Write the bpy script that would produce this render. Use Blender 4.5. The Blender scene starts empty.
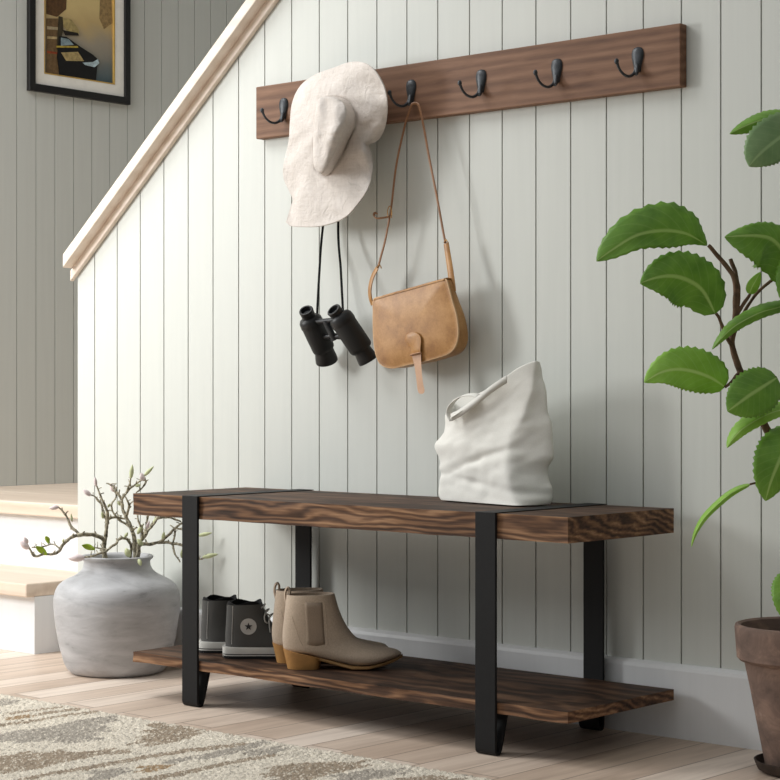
import bpy, math, random
from mathutils import Vector, Matrix, noise
from mathutils.bvhtree import BVHTree
random.seed(7)
S = bpy.context.scene
COL = S.collection
PI = math.pi

# ------------------------------------------------------------------ camera model
F, T, V0 = 1886.36, 0.7236, 389.43
CX, CY, CZ = 3.7951, -3.1444, 0.6816
ST, CT = math.sin(T), math.cos(T)

def ray(u, v):
    a = (u-390)/F
    return Vector((a*CT-ST, a*ST+CT, (V0-v)/F))
def P(u, v, y):
    r = ray(u, v); return Vector((CX, CY, CZ)) + r*((y-CY)/r.y)
def PX(u, v, x):
    r = ray(u, v); return Vector((CX, CY, CZ)) + r*((x-CX)/r.x)
def PZ(u, v, z):
    r = ray(u, v); return Vector((CX, CY, CZ)) + r*((z-CZ)/r.z)
def PB(u, v, b):
    return Vector((CX, CY, CZ)) + ray(u, v)*b

# ------------------------------------------------------------------ small maths
def lerp(a, b, t): return a+(b-a)*t
def catmull(pts, n, closed=False):
    """resample a list of tuples/Vectors to n points with a Catmull-Rom spline"""
    pts = [Vector(p) for p in pts]; m = len(pts); out = []
    segs = m if closed else m-1
    for i in range(n):
        s = i/(n if closed else n-1)*segs
        k = min(int(s), segs-1); t = s-k
        if closed: p0, p1, p2, p3 = (pts[(k+j-1) % m] for j in range(4))
        else: p0, p1, p2, p3 = pts[max(k-1, 0)], pts[k], pts[k+1], pts[min(k+2, m-1)]
        out.append(0.5*((2*p1)+(p2-p0)*t+(2*p0-5*p1+4*p2-p3)*t*t+(3*p1-p0-3*p2+p3)*t**3))
    return out
def interp(tab, x):
    if x <= tab[0][0]: return tab[0][1]
    for (a, b), (c, d) in zip(tab, tab[1:]):
        if x <= c: return b+(d-b)*(x-a)/(c-a)
    return tab[-1][1]

# ------------------------------------------------------------------ mesh helpers
class MB:
    def __init__(s): s.v = []; s.f = []; s.mi = []
    def add(s, vs, fs, mi=0):
        o = len(s.v); s.v += [tuple(p) for p in vs]
        for f in fs: s.f.append([i+o for i in f]); s.mi.append(mi)
    def box(s, x0, x1, y0, y1, z0, z1, mi=0):
        s.add([(x, y, z) for x in (x0, x1) for y in (y0, y1) for z in (z0, z1)],
              [(0,1,3,2), (4,6,7,5), (0,4,5,1), (2,3,7,6), (0,2,6,4), (1,5,7,3)], mi)
    def prism(s, outline, vec, mi=0):
        n = len(outline); vec = Vector(vec)
        a = [Vector(p) for p in outline]; b = [p+vec for p in a]
        s.add(a+b, [list(range(n)), list(range(2*n-1, n-1, -1))] + [(i, n+i, n+(i+1) % n, (i+1) % n) for i in range(n)], mi)
    def loft(s, rings, cap0=True, cap1=True, mi=0, closed=True):
        n = len(rings[0]); vs = [p for r in rings for p in r]; fs = []
        for i in range(len(rings)-1):
            for j in range(n if closed else n-1):
                k = (j+1) % n
                fs.append((i*n+j, i*n+k, (i+1)*n+k, (i+1)*n+j))
        if cap0: fs.append(list(range(n-1, -1, -1)))
        if cap1: fs.append([(len(rings)-1)*n+j for j in range(n)])
        s.add(vs, fs, mi)
    def tube(s, path, r, n=10, mi=0, flat=1.0, up=None, caps=True):
        path = [Vector(p) for p in path]; m = len(path)
        if not isinstance(r, (list, tuple)): r = [r]*m
        elif len(r) != m: r = [interp([(i/(len(r)-1), q) for i, q in enumerate(r)], k/(m-1)) for k in range(m)]
        rings = []; prev = None
        for i, p in enumerate(path):
            d = (path[min(i+1, m-1)]-path[max(i-1, 0)]).normalized()
            if up is not None: nrm = Vector(up)
            elif prev is None:
                nrm = Vector((0,0,1)) if abs(d.z) < .9 else Vector((1,0,0))
            else: nrm = prev
            nrm = (nrm-d*nrm.dot(d)).normalized(); prev = nrm; bi = d.cross(nrm)
            rings.append([p+nrm*math.cos(2*PI*j/n)*r[i]*flat+bi*math.sin(2*PI*j/n)*r[i] for j in range(n)])
        s.loft(rings, caps, caps, mi)
    def lathe(s, prof, n=48, c=(0,0,0), mi=0, cap0=True, cap1=True):
        c = Vector(c)
        s.loft([[c+Vector((r*math.cos(2*PI*j/n), r*math.sin(2*PI*j/n), z)) for j in range(n)] for r, z in prof], cap0, cap1, mi)
    def ball(s, c, r, n=12, mi=0, sc=(1,1,1)):
        c = Vector(c); m = n//2
        s.loft([[c+Vector((math.sin(PI*i/m)*math.cos(2*PI*j/n)*r*sc[0]+0, math.sin(PI*i/m)*math.sin(2*PI*j/n)*r*sc[1], -math.cos(PI*i/m)*r*sc[2])) for j in range(n)] for i in [0.05]+list(range(1, m))+[m-.05]], True, True, mi)
    def build(s, name, mats, parent=None, smooth=35, bevel=0, sub=0, solid=0, origin=None, recalc=True):
        me = bpy.data.meshes.new(name)
        o0 = Vector(origin) if origin is not None else Vector((0,0,0))
        if parent is not None and origin is None: o0 = Vector(parent['_o'])
        me.from_pydata([tuple(Vector(p)-o0) for p in s.v], [], s.f)
        if not isinstance(mats, (list, tuple)): mats = [mats]
        for m in mats: me.materials.append(m)
        for p, i in zip(me.polygons, s.mi): p.material_index = i
        if recalc:
            import bmesh
            bm = bmesh.new(); bm.from_mesh(me); bmesh.ops.remove_doubles(bm, verts=bm.verts, dist=1e-6)
            bmesh.ops.recalc_face_normals(bm, faces=bm.faces); bm.to_mesh(me); bm.free()
        if smooth:
            me.shade_smooth(); me.set_sharp_from_angle(angle=math.radians(smooth))
        me.update()
        o = bpy.data.objects.new(name, me); COL.objects.link(o)
        if parent is not None:
            o.parent = parent
            o['_o'] = tuple(o0)
        else:
            o.location = o0; o['_o'] = tuple(o0)
        if solid:
            m = o.modifiers.new('solid', 'SOLIDIFY'); m.thickness = solid; m.offset = 0
        if bevel:
            m = o.modifiers.new('bevel', 'BEVEL'); m.width = bevel; m.segments = 2; m.limit_method = 'ANGLE'; m.angle_limit = math.radians(40)
        if sub:
            m = o.modifiers.new('sub', 'SUBSURF'); m.levels = sub; m.render_levels = sub
        return o

def thing(name, label, cat, loc, group=None):
    o = bpy.data.objects.new(name, None); COL.objects.link(o)
    o.location = loc; o['_o'] = tuple(loc); o.empty_display_size = .05
    o['label'] = label; o['category'] = cat
    if group: o['group'] = group
    return o
def struct(o, label=None, cat=None):
    o['kind'] = 'structure'
    if label: o['label'] = label
    if cat: o['category'] = cat
    return o
def tag(o, label, cat, group=None):
    o['label'] = label; o['category'] = cat
    if group: o['group'] = group
    return o

# ------------------------------------------------------------------ materials
def lin(c):
    return tuple(((x/255)/12.92 if x/255 <= .04045 else ((x/255+.055)/1.055)**2.4) for x in c)+(1,)
class NT:
    def __init__(s, name):
        s.m = bpy.data.materials.new(name); s.m.use_nodes = True
        s.t = s.m.node_tree; s.n = s.t.nodes; s.b = s.n['Principled BSDF']; s.out = s.n['Material Output']
    def new(s, typ, **kw):
        nd = s.n.new(typ)
        for k, v in kw.items(): setattr(nd, k, v)
        return nd
    def link(s, a, b): s.t.links.new(a, b)
    def coord(s, scale=(1,1,1), rot=(0,0,0), kind='Object', loc=(0,0,0)):
        tc = s.new('ShaderNodeTexCoord'); mp = s.new('ShaderNodeMapping')
        mp.inputs['Scale'].default_value = scale; mp.inputs['Rotation'].default_value = rot; mp.inputs['Location'].default_value = loc
        s.link(tc.outputs[kind], mp.inputs[0]); return mp.outputs[0]
    def noise(s, vec, scale, detail=4, rough=.55, dist=0):
        nd = s.new('ShaderNodeTexNoise'); nd.inputs['Scale'].default_value = scale
        nd.inputs['Detail'].default_value = detail; nd.inputs['Roughness'].default_value = rough; nd.inputs['Distortion'].default_value = dist
        s.link(vec, nd.inputs['Vector']); return nd.outputs['Fac']
    def ramp(s, fac, stops):
        r = s.new('ShaderNodeValToRGB'); e = r.color_ramp.elements
        while len(e) < len(stops): e.new(.5)
        for el, (p, c) in zip(e, stops):
            el.position = p; el.color = lin(c) if max(c) > 1 else (c[0], c[1], c[2], 1)
        s.link(fac, r.inputs[0]); return r.outputs[0]
    def mix(s, fac, a, b, mode='MIX'):
        m = s.new('ShaderNodeMix', data_type='RGBA', blend_type=mode)
        if isinstance(fac, (int, float)): m.inputs[0].default_value = fac
        else: s.link(fac, m.inputs[0])
        for k, x in ((6, a), (7, b)):
            if isinstance(x, tuple): m.inputs[k].default_value = x
            else: s.link(x, m.inputs[k])
        return m.outputs[2]
    def math(s, op, a, b=None):
        m = s.new('ShaderNodeMath', operation=op)
        for k, x in ((0, a), (1, b)):
            if x is None: continue
            if isinstance(x, (int, float)): m.inputs[k].default_value = x
            else: s.link(x, m.inputs[k])
        return m.outputs[0]
    def bump(s, h, strength=.2, dist=.002):
        b = s.new('ShaderNodeBump'); b.inputs['Strength'].default_value = strength; b.inputs['Distance'].default_value = dist
        s.link(h, b.inputs['Height']); s.link(b.outputs[0], s.b.inputs['Normal'])
    def base(s, c):
        if isinstance(c, tuple): s.b.inputs['Base Color'].default_value = c
        else: s.link(c, s.b.inputs['Base Color'])
    def set(s, rough=.5, metal=0, spec=.5):
        s.b.inputs['Roughness'].default_value = rough; s.b.inputs['Metallic'].default_value = metal
        s.b.inputs['Specular IOR Level'].default_value = spec

def plain(name, c, rough=.5, metal=0, spec=.4, var=.06, scale=30, bump=0):
    n = NT(name); n.set(rough, metal, spec)
    f = n.noise(n.coord(), scale)
    d = tuple(max(0, x*(1-var)) for x in c); e = tuple(min(255, x*(1+var)) for x in c)
    n.base(n.ramp(f, [(.3, d), (.7, e)]))
    if bump: n.bump(f, bump, .001)
    return n.m
def wood(name, dark, mid, light, axis='x', grain=1.0, rough=.55, bump=.25, seed=0, spec=.3):
    n = NT(name); n.set(rough, 0, spec)
    sc = {'x': (1.1,14,14), 'y': (14,1.1,14), 'z': (14,14,1.1)}[axis]
    sc = tuple(q*grain for q in sc)
    v = n.coord(sc, loc=(seed, seed*1.7, seed*.6))
    f1 = n.noise(v, 1.6, 6, .62, 1.1)
    f2 = n.noise(n.coord(tuple(q*5 for q in sc), loc=(seed, 0, seed)), 2.2, 3, .6, .3)
    w = n.new('ShaderNodeTexWave', wave_type='BANDS', bands_direction={'x':'Z','y':'X','z':'X'}[axis])
    w.inputs['Scale'].default_value = .55; w.inputs['Distortion'].default_value = 6; w.inputs['Detail'].default_value = 3
    w.inputs['Detail Scale'].default_value = .9
    n.link(v, w.inputs['Vector'])
    f = n.math('ADD', n.math('MULTIPLY', f1, .62), n.math('ADD', n.math('MULTIPLY', f2, .18), n.math('MULTIPLY', w.outputs['Fac'], .2)))
    n.base(n.ramp(f, [(.3, dark), (.5, mid), (.72, light)]))
    n.bump(f, bump, .002)
    return n.m

M = {}
def paint(name, c, rough=.5):
    n = NT(name); n.set(rough, 0, .3)
    f = n.noise(n.coord((30,30,1.5)), 2.0, 4)
    n.base(n.ramp(f, [(.3, tuple(x*.985 for x in c)), (.7, c)]))
    n.bump(f, .03, .001)
    return n.m
M['wall'] = paint('painted_boards', (209,211,205))
M['white'] = paint('white_paint', (228,229,230), .4)
M['cap'] = wood('pale_maple', (228,211,194), (236,221,206), (243,230,217), 'x', 1.0, .5, .08)
M['oak'] = wood('pale_oak_tread', (204,184,165), (218,200,182), (228,212,196), 'x', 1.0, .5, .1, 3)
def rustic(name, stops):
    n = NT(name); n.set(.62, 0, .22)
    v = n.coord((1,1,1)); sp = n.new('ShaderNodeSeparateXYZ'); n.link(v, sp.inputs[0])
    wob = n.noise(n.coord((3.2,7,16)), 1.0, 3, .5, .3)          # slow wander of the growth rings
    fine = n.noise(n.coord((9,90,260)), 1.0, 4, .6)
    tone = n.noise(n.coord((2.2,12,12), loc=(4,2,1)), 1.3, 3, .5)
    ph = n.math('ADD', n.math('MULTIPLY', n.math('ADD', sp.outputs[2], n.math('MULTIPLY', sp.outputs[1], .22)), 430.0), n.math('MULTIPLY', wob, 34.0))
    ring = n.math('MULTIPLY', n.math('ADD', n.math('SINE', ph), 1.0), .5)
    f = n.math('ADD', n.math('MULTIPLY', ring, .20), n.math('ADD', n.math('MULTIPLY', fine, .34), n.math('MULTIPLY', tone, .50)))
    n.base(n.ramp(f, stops))
    n.bump(f, .55, .002); return n.m
M['bench'] = rustic('rustic_brown_wood', [(.32, (30,21,16)), (.46, (60,43,33)), (.60, (84,61,46)), (.76, (116,88,67))])
M['bench_edge'] = rustic('pale_plank_edge', [(.32, (38,27,20)), (.46, (84,60,45)), (.60, (126,93,68)), (.76, (178,140,106))])
M['rack'] = wood('brown_rack_wood', (92,64,48), (120,87,66), (140,106,83), 'x', 2.0, .6, .12, 9)
M['metal'] = plain('black_powder_coat', (27,27,28), .6, 0, .22, .05, 200, .05)
M['iron'] = plain('cast_iron', (58,61,65), .4, .3, .5, .2, 120, .2)

def floor_mat():
    n = NT('whitewashed_planks'); n.set(.42, 0, .35)
    tc = n.new('ShaderNodeTexCoord'); mp = n.new('ShaderNodeMapping')
    mp.inputs['Rotation'].default_value = (0,0,PI/2)
    n.link(tc.outputs['Object'], mp.inputs[0])
    br = n.new('ShaderNodeTexBrick'); br.offset = .37; br.offset_frequency = 2
    for k, q in (('Scale', 1), ('Mortar Size', .0018), ('Mortar Smooth', .1), ('Bias', 0), ('Brick Width', .85), ('Row Height', .092)): br.inputs[k].default_value = q
    br.inputs['Color1'].default_value = (0,0,0,1); br.inputs['Color2'].default_value = (1,1,1,1); br.inputs['Mortar'].default_value = (.5,.5,.5,1)
    n.link(mp.outputs[0], br.inputs['Vector'])
    tone = n.ramp(br.outputs['Color'], [(0, (208,188,171)), (.5, (226,209,194)), (1, (240,227,215))])
    # shift the grain from plank to plank
    sep = n.new('ShaderNodeSeparateColor'); n.link(br.outputs['Color'], sep.inputs[0])
    off = n.new('ShaderNodeCombineXYZ'); n.link(n.math('MULTIPLY', sep.outputs[0], 13.0), off.inputs[1])
    va = n.new('ShaderNodeVectorMath', operation='ADD'); n.link(tc.outputs['Object'], va.inputs[0]); n.link(off.outputs[0], va.inputs[1])
    m2 = n.new('ShaderNodeMapping'); m2.inputs['Scale'].default_value = (16,1.3,1); n.link(va.outputs[0], m2.inputs[0])
    g = n.noise(m2.outputs[0], 1.8, 6, .62, .9)
    grain = n.ramp(g, [(.3, (205,196,188)), (.55, (242,238,234)), (.75, (255,252,248))])
    c = n.mix(.75, tone, grain, 'MULTIPLY')
    c = n.mix(n.math('MULTIPLY', br.outputs['Fac'], .8), c, lin((118,96,80)))
    n.base(c); n.bump(n.math('SUBTRACT', g, br.outputs['Fac']), .12, .001)
    return n.m
M['floor'] = floor_mat()

def fabric(name, c, scale=700, var=.05, rough=.9, bump=.25, big=0.0):
    n = NT(name); n.set(rough, 0, .15)
    v = n.coord()
    f = n.noise(v, scale, 2); g = n.noise(v, 14, 4)
    h = n.math('ADD', n.math('MULTIPLY', f, .5), n.math('MULTIPLY', g, .5))
    n.base(n.ramp(h, [(.3, tuple(x*(1-var) for x in c)), (.7, tuple(min(255, x*(1+var)) for x in c))]))
    n.bump(f, bump, .001)
    n.b.inputs['Sheen Weight'].default_value = .15
    return n.m
def linen():
    n = NT('cream_linen'); n.set(.9, 0, .12)
    a = n.noise(n.coord((260,260,22)), 1.0, 3, .6); c_ = n.noise(n.coord((26,26,240)), 1.0, 3, .6); g = n.noise(n.coord(), 26, 4, .6)
    f = n.math('ADD', n.math('MULTIPLY', n.math('ADD', a, c_), .3), n.math('MULTIPLY', g, .4))
    n.base(n.ramp(f, [(.35, (203,195,187)), (.5, (215,207,200)), (.65, (223,216,210))]))
    n.bump(n.math('ADD', n.math('MULTIPLY', f, .35), n.noise(n.coord(loc=(2,5,1)), 38, 3, .55, 1.2)), .55, .006); return n.m
M['linen'] = linen()
M['canvas'] = fabric('white_canvas', (232,230,223), 420, .025)
M['suede'] = fabric('beige_suede', (186,168,149), 300, .08)
M['gore'] = fabric('taupe_elastic', (150,133,116), 600, .08)
M['charcoal'] = fabric('charcoal_canvas', (84,83,81), 900, .1)
M['lining'] = fabric('black_lining', (24,24,25), 400, .1)
M['rubber'] = plain('white_rubber', (206,204,198), .5, 0, .4, .03)
M['rubber_black'] = plain('black_rubber', (32,32,33), .45, 0, .4, .08, 300, .1)
M['blackmat'] = plain('black_leatherette', (34,34,34), .55, 0, .4, .1, 500, .3)
M['lens'] = plain('dark_glass', (18,20,22), .08, 0, .6, .05)
M['grey_patch'] = plain('pale_grey_patch', (186,184,180), .6, 0, .3, .03)
M['star'] = plain('dark_star', (48,48,50), .6, 0, .3, .03)
M['lace'] = fabric('grey_lace', (190,188,182), 900, .05)
M['heel'] = plain('stacked_leather_heel', (178,132,78), .5, 0, .4, .08, 40)
M['sole'] = plain('tan_sole', (160,124,80), .5, 0, .4, .08, 40)

def leather(name, a, b, c):
    n = NT(name); n.set(.42, 0, .45)
    v = n.coord(); f = n.noise(v, 22, 6, .65); g = n.noise(v, 260, 3)
    n.base(n.ramp(n.math('ADD', n.math('MULTIPLY', f, .8), n.math('MULTIPLY', g, .2)), [(.32, a), (.5, b), (.7, c)]))
    n.bump(g, .12, .001); return n.m
M['leather'] = leather('tan_leather', (144,98,52), (172,124,70), (194,147,92))
M['leather_edge'] = plain('pale_leather_edge', (206,170,130), .6, 0, .3, .06)
M['strap'] = leather('brown_strap', (118,80,50), (138,96,62), (156,112,75))
M['tongue'] = leather('pink_tan_leather', (186,144,112), (200,158,126), (212,172,140))
M['brass'] = plain('brass', (184,140,86), .3, .9, .5, .06)

def clay():
    n = NT('grey_washed_clay'); n.set(.55, 0, .35)
    v = n.coord((1,1,4)); f = n.noise(v, 9, 7, .66, .5)
    c = n.ramp(f, [(.28, (138,137,137)), (.40, (172,172,174)), (.6, (190,190,192)), (.8, (204,204,205))])
    g = n.noise(n.coord((4,4,40), loc=(3,1,.4)), 2.4, 3, .5, .2)
    k = n.ramp(g, [(.70, (0,0,0)), (.76, (1,1,1))])
    c = n.mix(n.math('MULTIPLY', k, .55), c, lin((92,90,88)))
    n.base(c); n.bump(f, .15, .002); return n.m
M['clay'] = clay()
def terracotta():
    n = NT('weathered_terracotta'); n.set(.85, 0, .2)
    f = n.noise(n.coord((1,1,1.5)), 13, 7, .7, .7)
    c = n.ramp(f, [(.3, (96,82,75)), (.5, (122,102,92)), (.62, (142,118,105)), (.8, (188,174,164))])
    n.base(c); n.bump(f, .3, .002); return n.m
M['terracotta'] = terracotta()
M['saucer'] = plain('dark_saucer', (66,56,50), .8, 0, .2, .15, 40, .2)
M['soil'] = plain('dark_soil', (38,32,27), .95, 0, .1, .4, 160, 1)
def leafmat(name, a, b, rib):
    n = NT(name); n.set(.42, 0, .45)
    uv = n.new('ShaderNodeUVMap'); sp = n.new('ShaderNodeSeparateXYZ'); n.link(uv.outputs[0], sp.inputs[0])
    d = n.math('ABSOLUTE', n.math('SUBTRACT', sp.outputs[1], .5))
    f = n.noise(n.coord(), 30, 4)
    c = n.ramp(f, [(.3, a), (.7, b)])
    wv = n.math('SINE', n.math('MULTIPLY', n.math('SUBTRACT', sp.outputs[0], n.math('MULTIPLY', d, .5)), 62))
    vein = n.math('MULTIPLY', n.math('POWER', n.math('MAXIMUM', wv, 0.001), 14), .16)
    c = n.mix(vein, c, lin(rib))
    k = n.ramp(d, [(.018, (1,1,1)), (.05, (0,0,0))])
    c = n.mix(n.math('MULTIPLY', k, .8), c, lin(rib))
    n.base(c)
    tr = n.new('ShaderNodeBsdfTranslucent'); n.link(c, tr.inputs[0])
    ms = n.new('ShaderNodeMixShader'); ms.inputs[0].default_value = .30
    n.link(n.b.outputs[0], ms.inputs[1]); n.link(tr.outputs[0], ms.inputs[2]); n.link(ms.outputs[0], n.out.inputs[0])
    n.bump(n.math('ADD', vein, f), .15, .002)
    return n.m
M['leaf'] = leafmat('green_leaf', (108,156,54), (136,184,70), (190,218,132))
M['leaf_pale'] = leafmat('fresh_green_leaf', (146,196,70), (168,216,92), (210,234,152))
M['leaf_back'] = leafmat('grey_green_leaf', (128,160,106), (146,176,122), (178,204,150))
M['stem'] = plain('brown_stem', (96,76,60), .8, 0, .2, .25, 60, .4)
M['bark'] = plain('lichen_bark', (134,128,112), .9, 0, .12, .5, 150, .8)
M['bud'] = plain('pale_pink_bud', (226,212,212), .6, 0, .3, .06, 60)
M['bud_green'] = plain('pale_green_bud', (196,202,160), .6, 0, .3, .1, 60)
M['sprig'] = plain('spring_green_leaf', (150,176,52), .5, 0, .3, .12, 60)
M['cord'] = plain('black_cord', (14,14,14), .8, 0, .1, .05)
M['frame'] = plain('black_frame', (24,22,22), .4, 0, .4, .05)
M['mat'] = plain('ivory_mat', (246,243,234), .8, 0, .2, .02)
M['gold'] = plain('gold_fillet', (200,164,90), .45, .3, .4, .05)

# ------------------------------------------------------------------ camera, light
cam = bpy.data.cameras.new('camera'); co = bpy.data.objects.new('camera', cam); COL.objects.link(co)
cam.sensor_width = 36; cam.lens = F/780*36; cam.shift_y = (V0-390)/780
cam.clip_start = .05
co.location = (CX, CY, CZ); co.rotation_euler = (PI/2, 0, T)
S.camera = co
S.view_settings.view_transform = 'Standard'; S.view_settings.look = 'None'
S.view_settings.exposure = 0; S.view_settings.gamma = 1; S.view_settings.use_curve_mapping = False
w = bpy.data.worlds.new('world'); S.world = w; w.use_nodes = True
wt = w.node_tree; bg = wt.nodes['Background']; bg.inputs[0].default_value = (.98, 1, 1, 1)
tcw = wt.nodes.new('ShaderNodeTexCoord'); dt = wt.nodes.new('ShaderNodeVectorMath'); dt.operation = 'DOT_PRODUCT'
dt.inputs[1].default_value = Vector((-.55, -.25, .80)).normalized()
mr = wt.nodes.new('ShaderNodeMapRange'); mr.interpolation_type = 'SMOOTHSTEP'
for i_, v_ in ((1, -.40), (2, .9), (3, .02), (4, .68)): mr.inputs[i_].default_value = v_
wt.links.new(tcw.outputs['Generated'], dt.inputs[0]); wt.links.new(dt.outputs['Value'], mr.inputs[0]); wt.links.new(mr.outputs[0], bg.inputs[1])
def area(name, loc, to, sx, sy, power, col=(1,1,1)):
    l = bpy.data.lights.new(name, 'AREA'); l.shape = 'RECTANGLE'; l.size = sx; l.size_y = sy; l.energy = power; l.color = col
    o = bpy.data.objects.new(name, l); COL.objects.link(o); o.location = loc
    o.rotation_euler = (Vector(to)-Vector(loc)).to_track_quat('-Z', 'Y').to_euler()
    return o
area('window_daylight', (-1.0, -1.85, 1.42), (-.75, 0, .72), .6, .8, 47, (.99, 1, .99))
area('overhead_fill', (-.35, -1.2, 2.7), (-.2, -.5, 0), 1.6, 1.3, 42, (1, 1, .99))  # added unseen overhead fill that lifts the floor and the left wall

# ------------------------------------------------------------------ setting
mb = MB(); mb.box(-1.32, 4.6, -4.2, 3.2, -.05, 0); struct(mb.build('floor', M['floor'], smooth=0))
GS = .0889; WL = -.0683; CAPM = .835
def ztop(x, z0): return z0+CAPM*x
ZW = 1.05
mb = MB(); xr = 4.3
mb.prism([(WL, .012, 0), (xr, .012, 0), (xr, .012, 2.6), ((2.6-ZW)/CAPM, .012, 2.6), (WL, .012, ztop(WL, ZW))], (0, .11, 0))
edges = [WL]+[GS*i for i in range(int(xr/GS)+1)]+[xr]
gw = .0017
for a, b in zip(edges, edges[1:]):
    a2 = a+(gw if a != WL else 0); b2 = b-(gw if b != xr else 0)
    if b2-a2 < .004: continue
    mb.prism([(a2, 0, 0), (b2, 0, 0), (b2, 0, min(2.6, ztop(b2, ZW))), (a2, 0, min(2.6, ztop(a2, ZW)))], (0, .0125, 0))
struct(mb.build('wall_back', M['wall'], smooth=0, recalc=False), 'pale grey-green vertical board wall under the stair slope', 'wall')
GX = -1.2
mb = MB(); mb.box(GX-.12, GX-.010, -1.2, 3.1, 0, 2.9)
g0 = .6675; gs = .0786; k = -24; ys = [-1.2]+[g0+gs*i for i in range(-23, 31)]+[3.1]
for a, b in zip(ys, ys[1:]): mb.box(GX-.011, GX, a+.0016, b-.0016, 0, 2.9)
struct(mb.build('wall_left', M['wall'], smooth=0, recalc=False))
mb = MB(); mb.box(GX, 4.3, 3.0, 3.1, 0, 2.9); struct(mb.build('wall_rear', M['wall'], smooth=0))
# baseboard
mb = MB(); mb.prism([(WL, 0, 0), (WL, -.014, 0), (WL, -.014, .132), (WL, -.012, .139), (WL, -.006, .1446), (WL, 0, .1446)], (xr-WL, 0, 0))
struct(mb.build('baseboard_back', M['white'], smooth=0))
# sloped wall cap
x1 = 1.9
mb = MB()
c0, x0 = -.0772, -.0772
def slab(za, zb, ya, yb, xa):
    mb.prism([(xa, ya, ztop(xa, za)), (xa, ya, ztop(xa, zb)), (x1, ya, ztop(x1, zb)), (x1, ya, ztop(x1, za))], (0, yb-ya, 0))
slab(1.0608, 1.0962, -.043, .165, -.0772)
slab(1.0330, 1.0620, -.013, .0, -.0840)
slab(1.0330, 1.0620, .122, .135, -.0840)
struct(mb.build('trim_1', M['cap'], smooth=0, bevel=.0025), 'pale wooden cap running up the sloping top of the board wall', 'stair trim')

# staircase
st = thing('staircase', 'white staircase with two pale oak treads at the left edge', 'staircase', (-.65, .1, 0))
mb = MB(); mb.box(GX+.001, -.1013, -.1143, .155, 0, .148); mb.build('riser', M['white'], st, smooth=0, bevel=.001)
mb = MB(); mb.box(GX+.001, -.1013, -.1404, .16, .148, .1833); mb.build('tread', M['oak'], st, smooth=0, bevel=.004)
mb = MB(); mb.box(GX+.001, .9, .16, .30, 0, .330); mb.build('riser', M['white'], st, smooth=0, bevel=.001)
mb = MB(); mb.box(GX+.001, .9, .132, .42, .330, .3675); mb.build('tread', M['oak'], st, smooth=0, bevel=.004)
mb = MB(); mb.box(GX+.001, .9, .421, 2.95, .300, .3675); mb.build('landing', M['oak'], st, smooth=0, bevel=.002)

# ------------------------------------------------------------------ framed picture
pt = thing('framed_picture', 'black framed picture of a rowing boat on misty water, hung on the left wall', 'picture', (GX, .93, 1.95))
fy0, fy1, fz0, fz1, fx = .707, 1.139, 1.663, 2.26, GX+.018
fw = .0245
mb = MB()
def ringframe(a, b, x0, x1):
    (y0, y1, z0, z1), (Y0, Y1, Z0, Z1) = a, b
    o = [(y0,z0), (y1,z0), (y1,z1), (y0,z1)]; i = [(Y0,Z0), (Y1,Z0), (Y1,Z1), (Y0,Z1)]
    for k in range(4):
        q = (k+1) % 4
        mb.prism([(x0, *o[k]), (x0, *o[q]), (x0, *i[q]), (x0, *i[k])], (x1-x0, 0, 0))
i1 = (fy0+fw, fy1-fw, fz0+fw, fz1-fw)
ringframe((fy0, fy1, fz0, fz1), i1, GX, fx); mb.build('frame', M['frame'], pt, smooth=0, bevel=.0015)
mw = .040; i2 = (i1[0]+mw, i1[1]-mw, i1[2]+mw*.95, i1[3]-mw)
mb = MB(); ringframe(i1, i2, GX, GX+.010); mb.build('mat', M['mat'], pt, smooth=0)
i3 = (i2[0]+.004, i2[1]-.004, i2[2]+.004, i2[3]-.004)
mb = MB(); ringframe(i2, i3, GX, GX+.011); mb.build('fillet', M['gold'], pt, smooth=0)
def printmat():
    n = NT('misty_lake_print'); n.set(.35, 0, .4)
    tc = n.new('ShaderNodeTexCoord'); sp = n.new('ShaderNodeSeparateXYZ'); n.link(tc.outputs['Object'], sp.inputs[0])
    f = n.noise(tc.outputs['Object'], 9, 4, .6)
    z = n.math('ADD', n.math('MULTIPLY', n.math('ADD', sp.outputs[2], .225), 3.2), n.math('MULTIPLY', n.math('SUBTRACT', f, .5), .25))
    c = n.ramp(z, [(0, (64,88,98)), (.16, (104,112,112)), (.42, (158,148,130)), (.62, (196,170,118)), (.8, (214,190,132))])
    n.base(c); return n.m
M['print'] = printmat()
mb = MB(); xa = GX+.003
mb.box(GX, xa, i2[0], i2[1], i2[2], i2[3]); pr = mb.build('print', M['print'], pt, smooth=0)
def art(pts, col, name, d):
    m = plain(name, col, .4, 0, .3, .15, 90)
    b = MB(); q = [PX(20+a/6.5, c/6.5, xa) for a, c in pts]
    b.prism([(xa+d-.0004, p.y, p.z) for p in q], (.0004, 0, 0))
    return b.v, b.f, m
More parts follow.
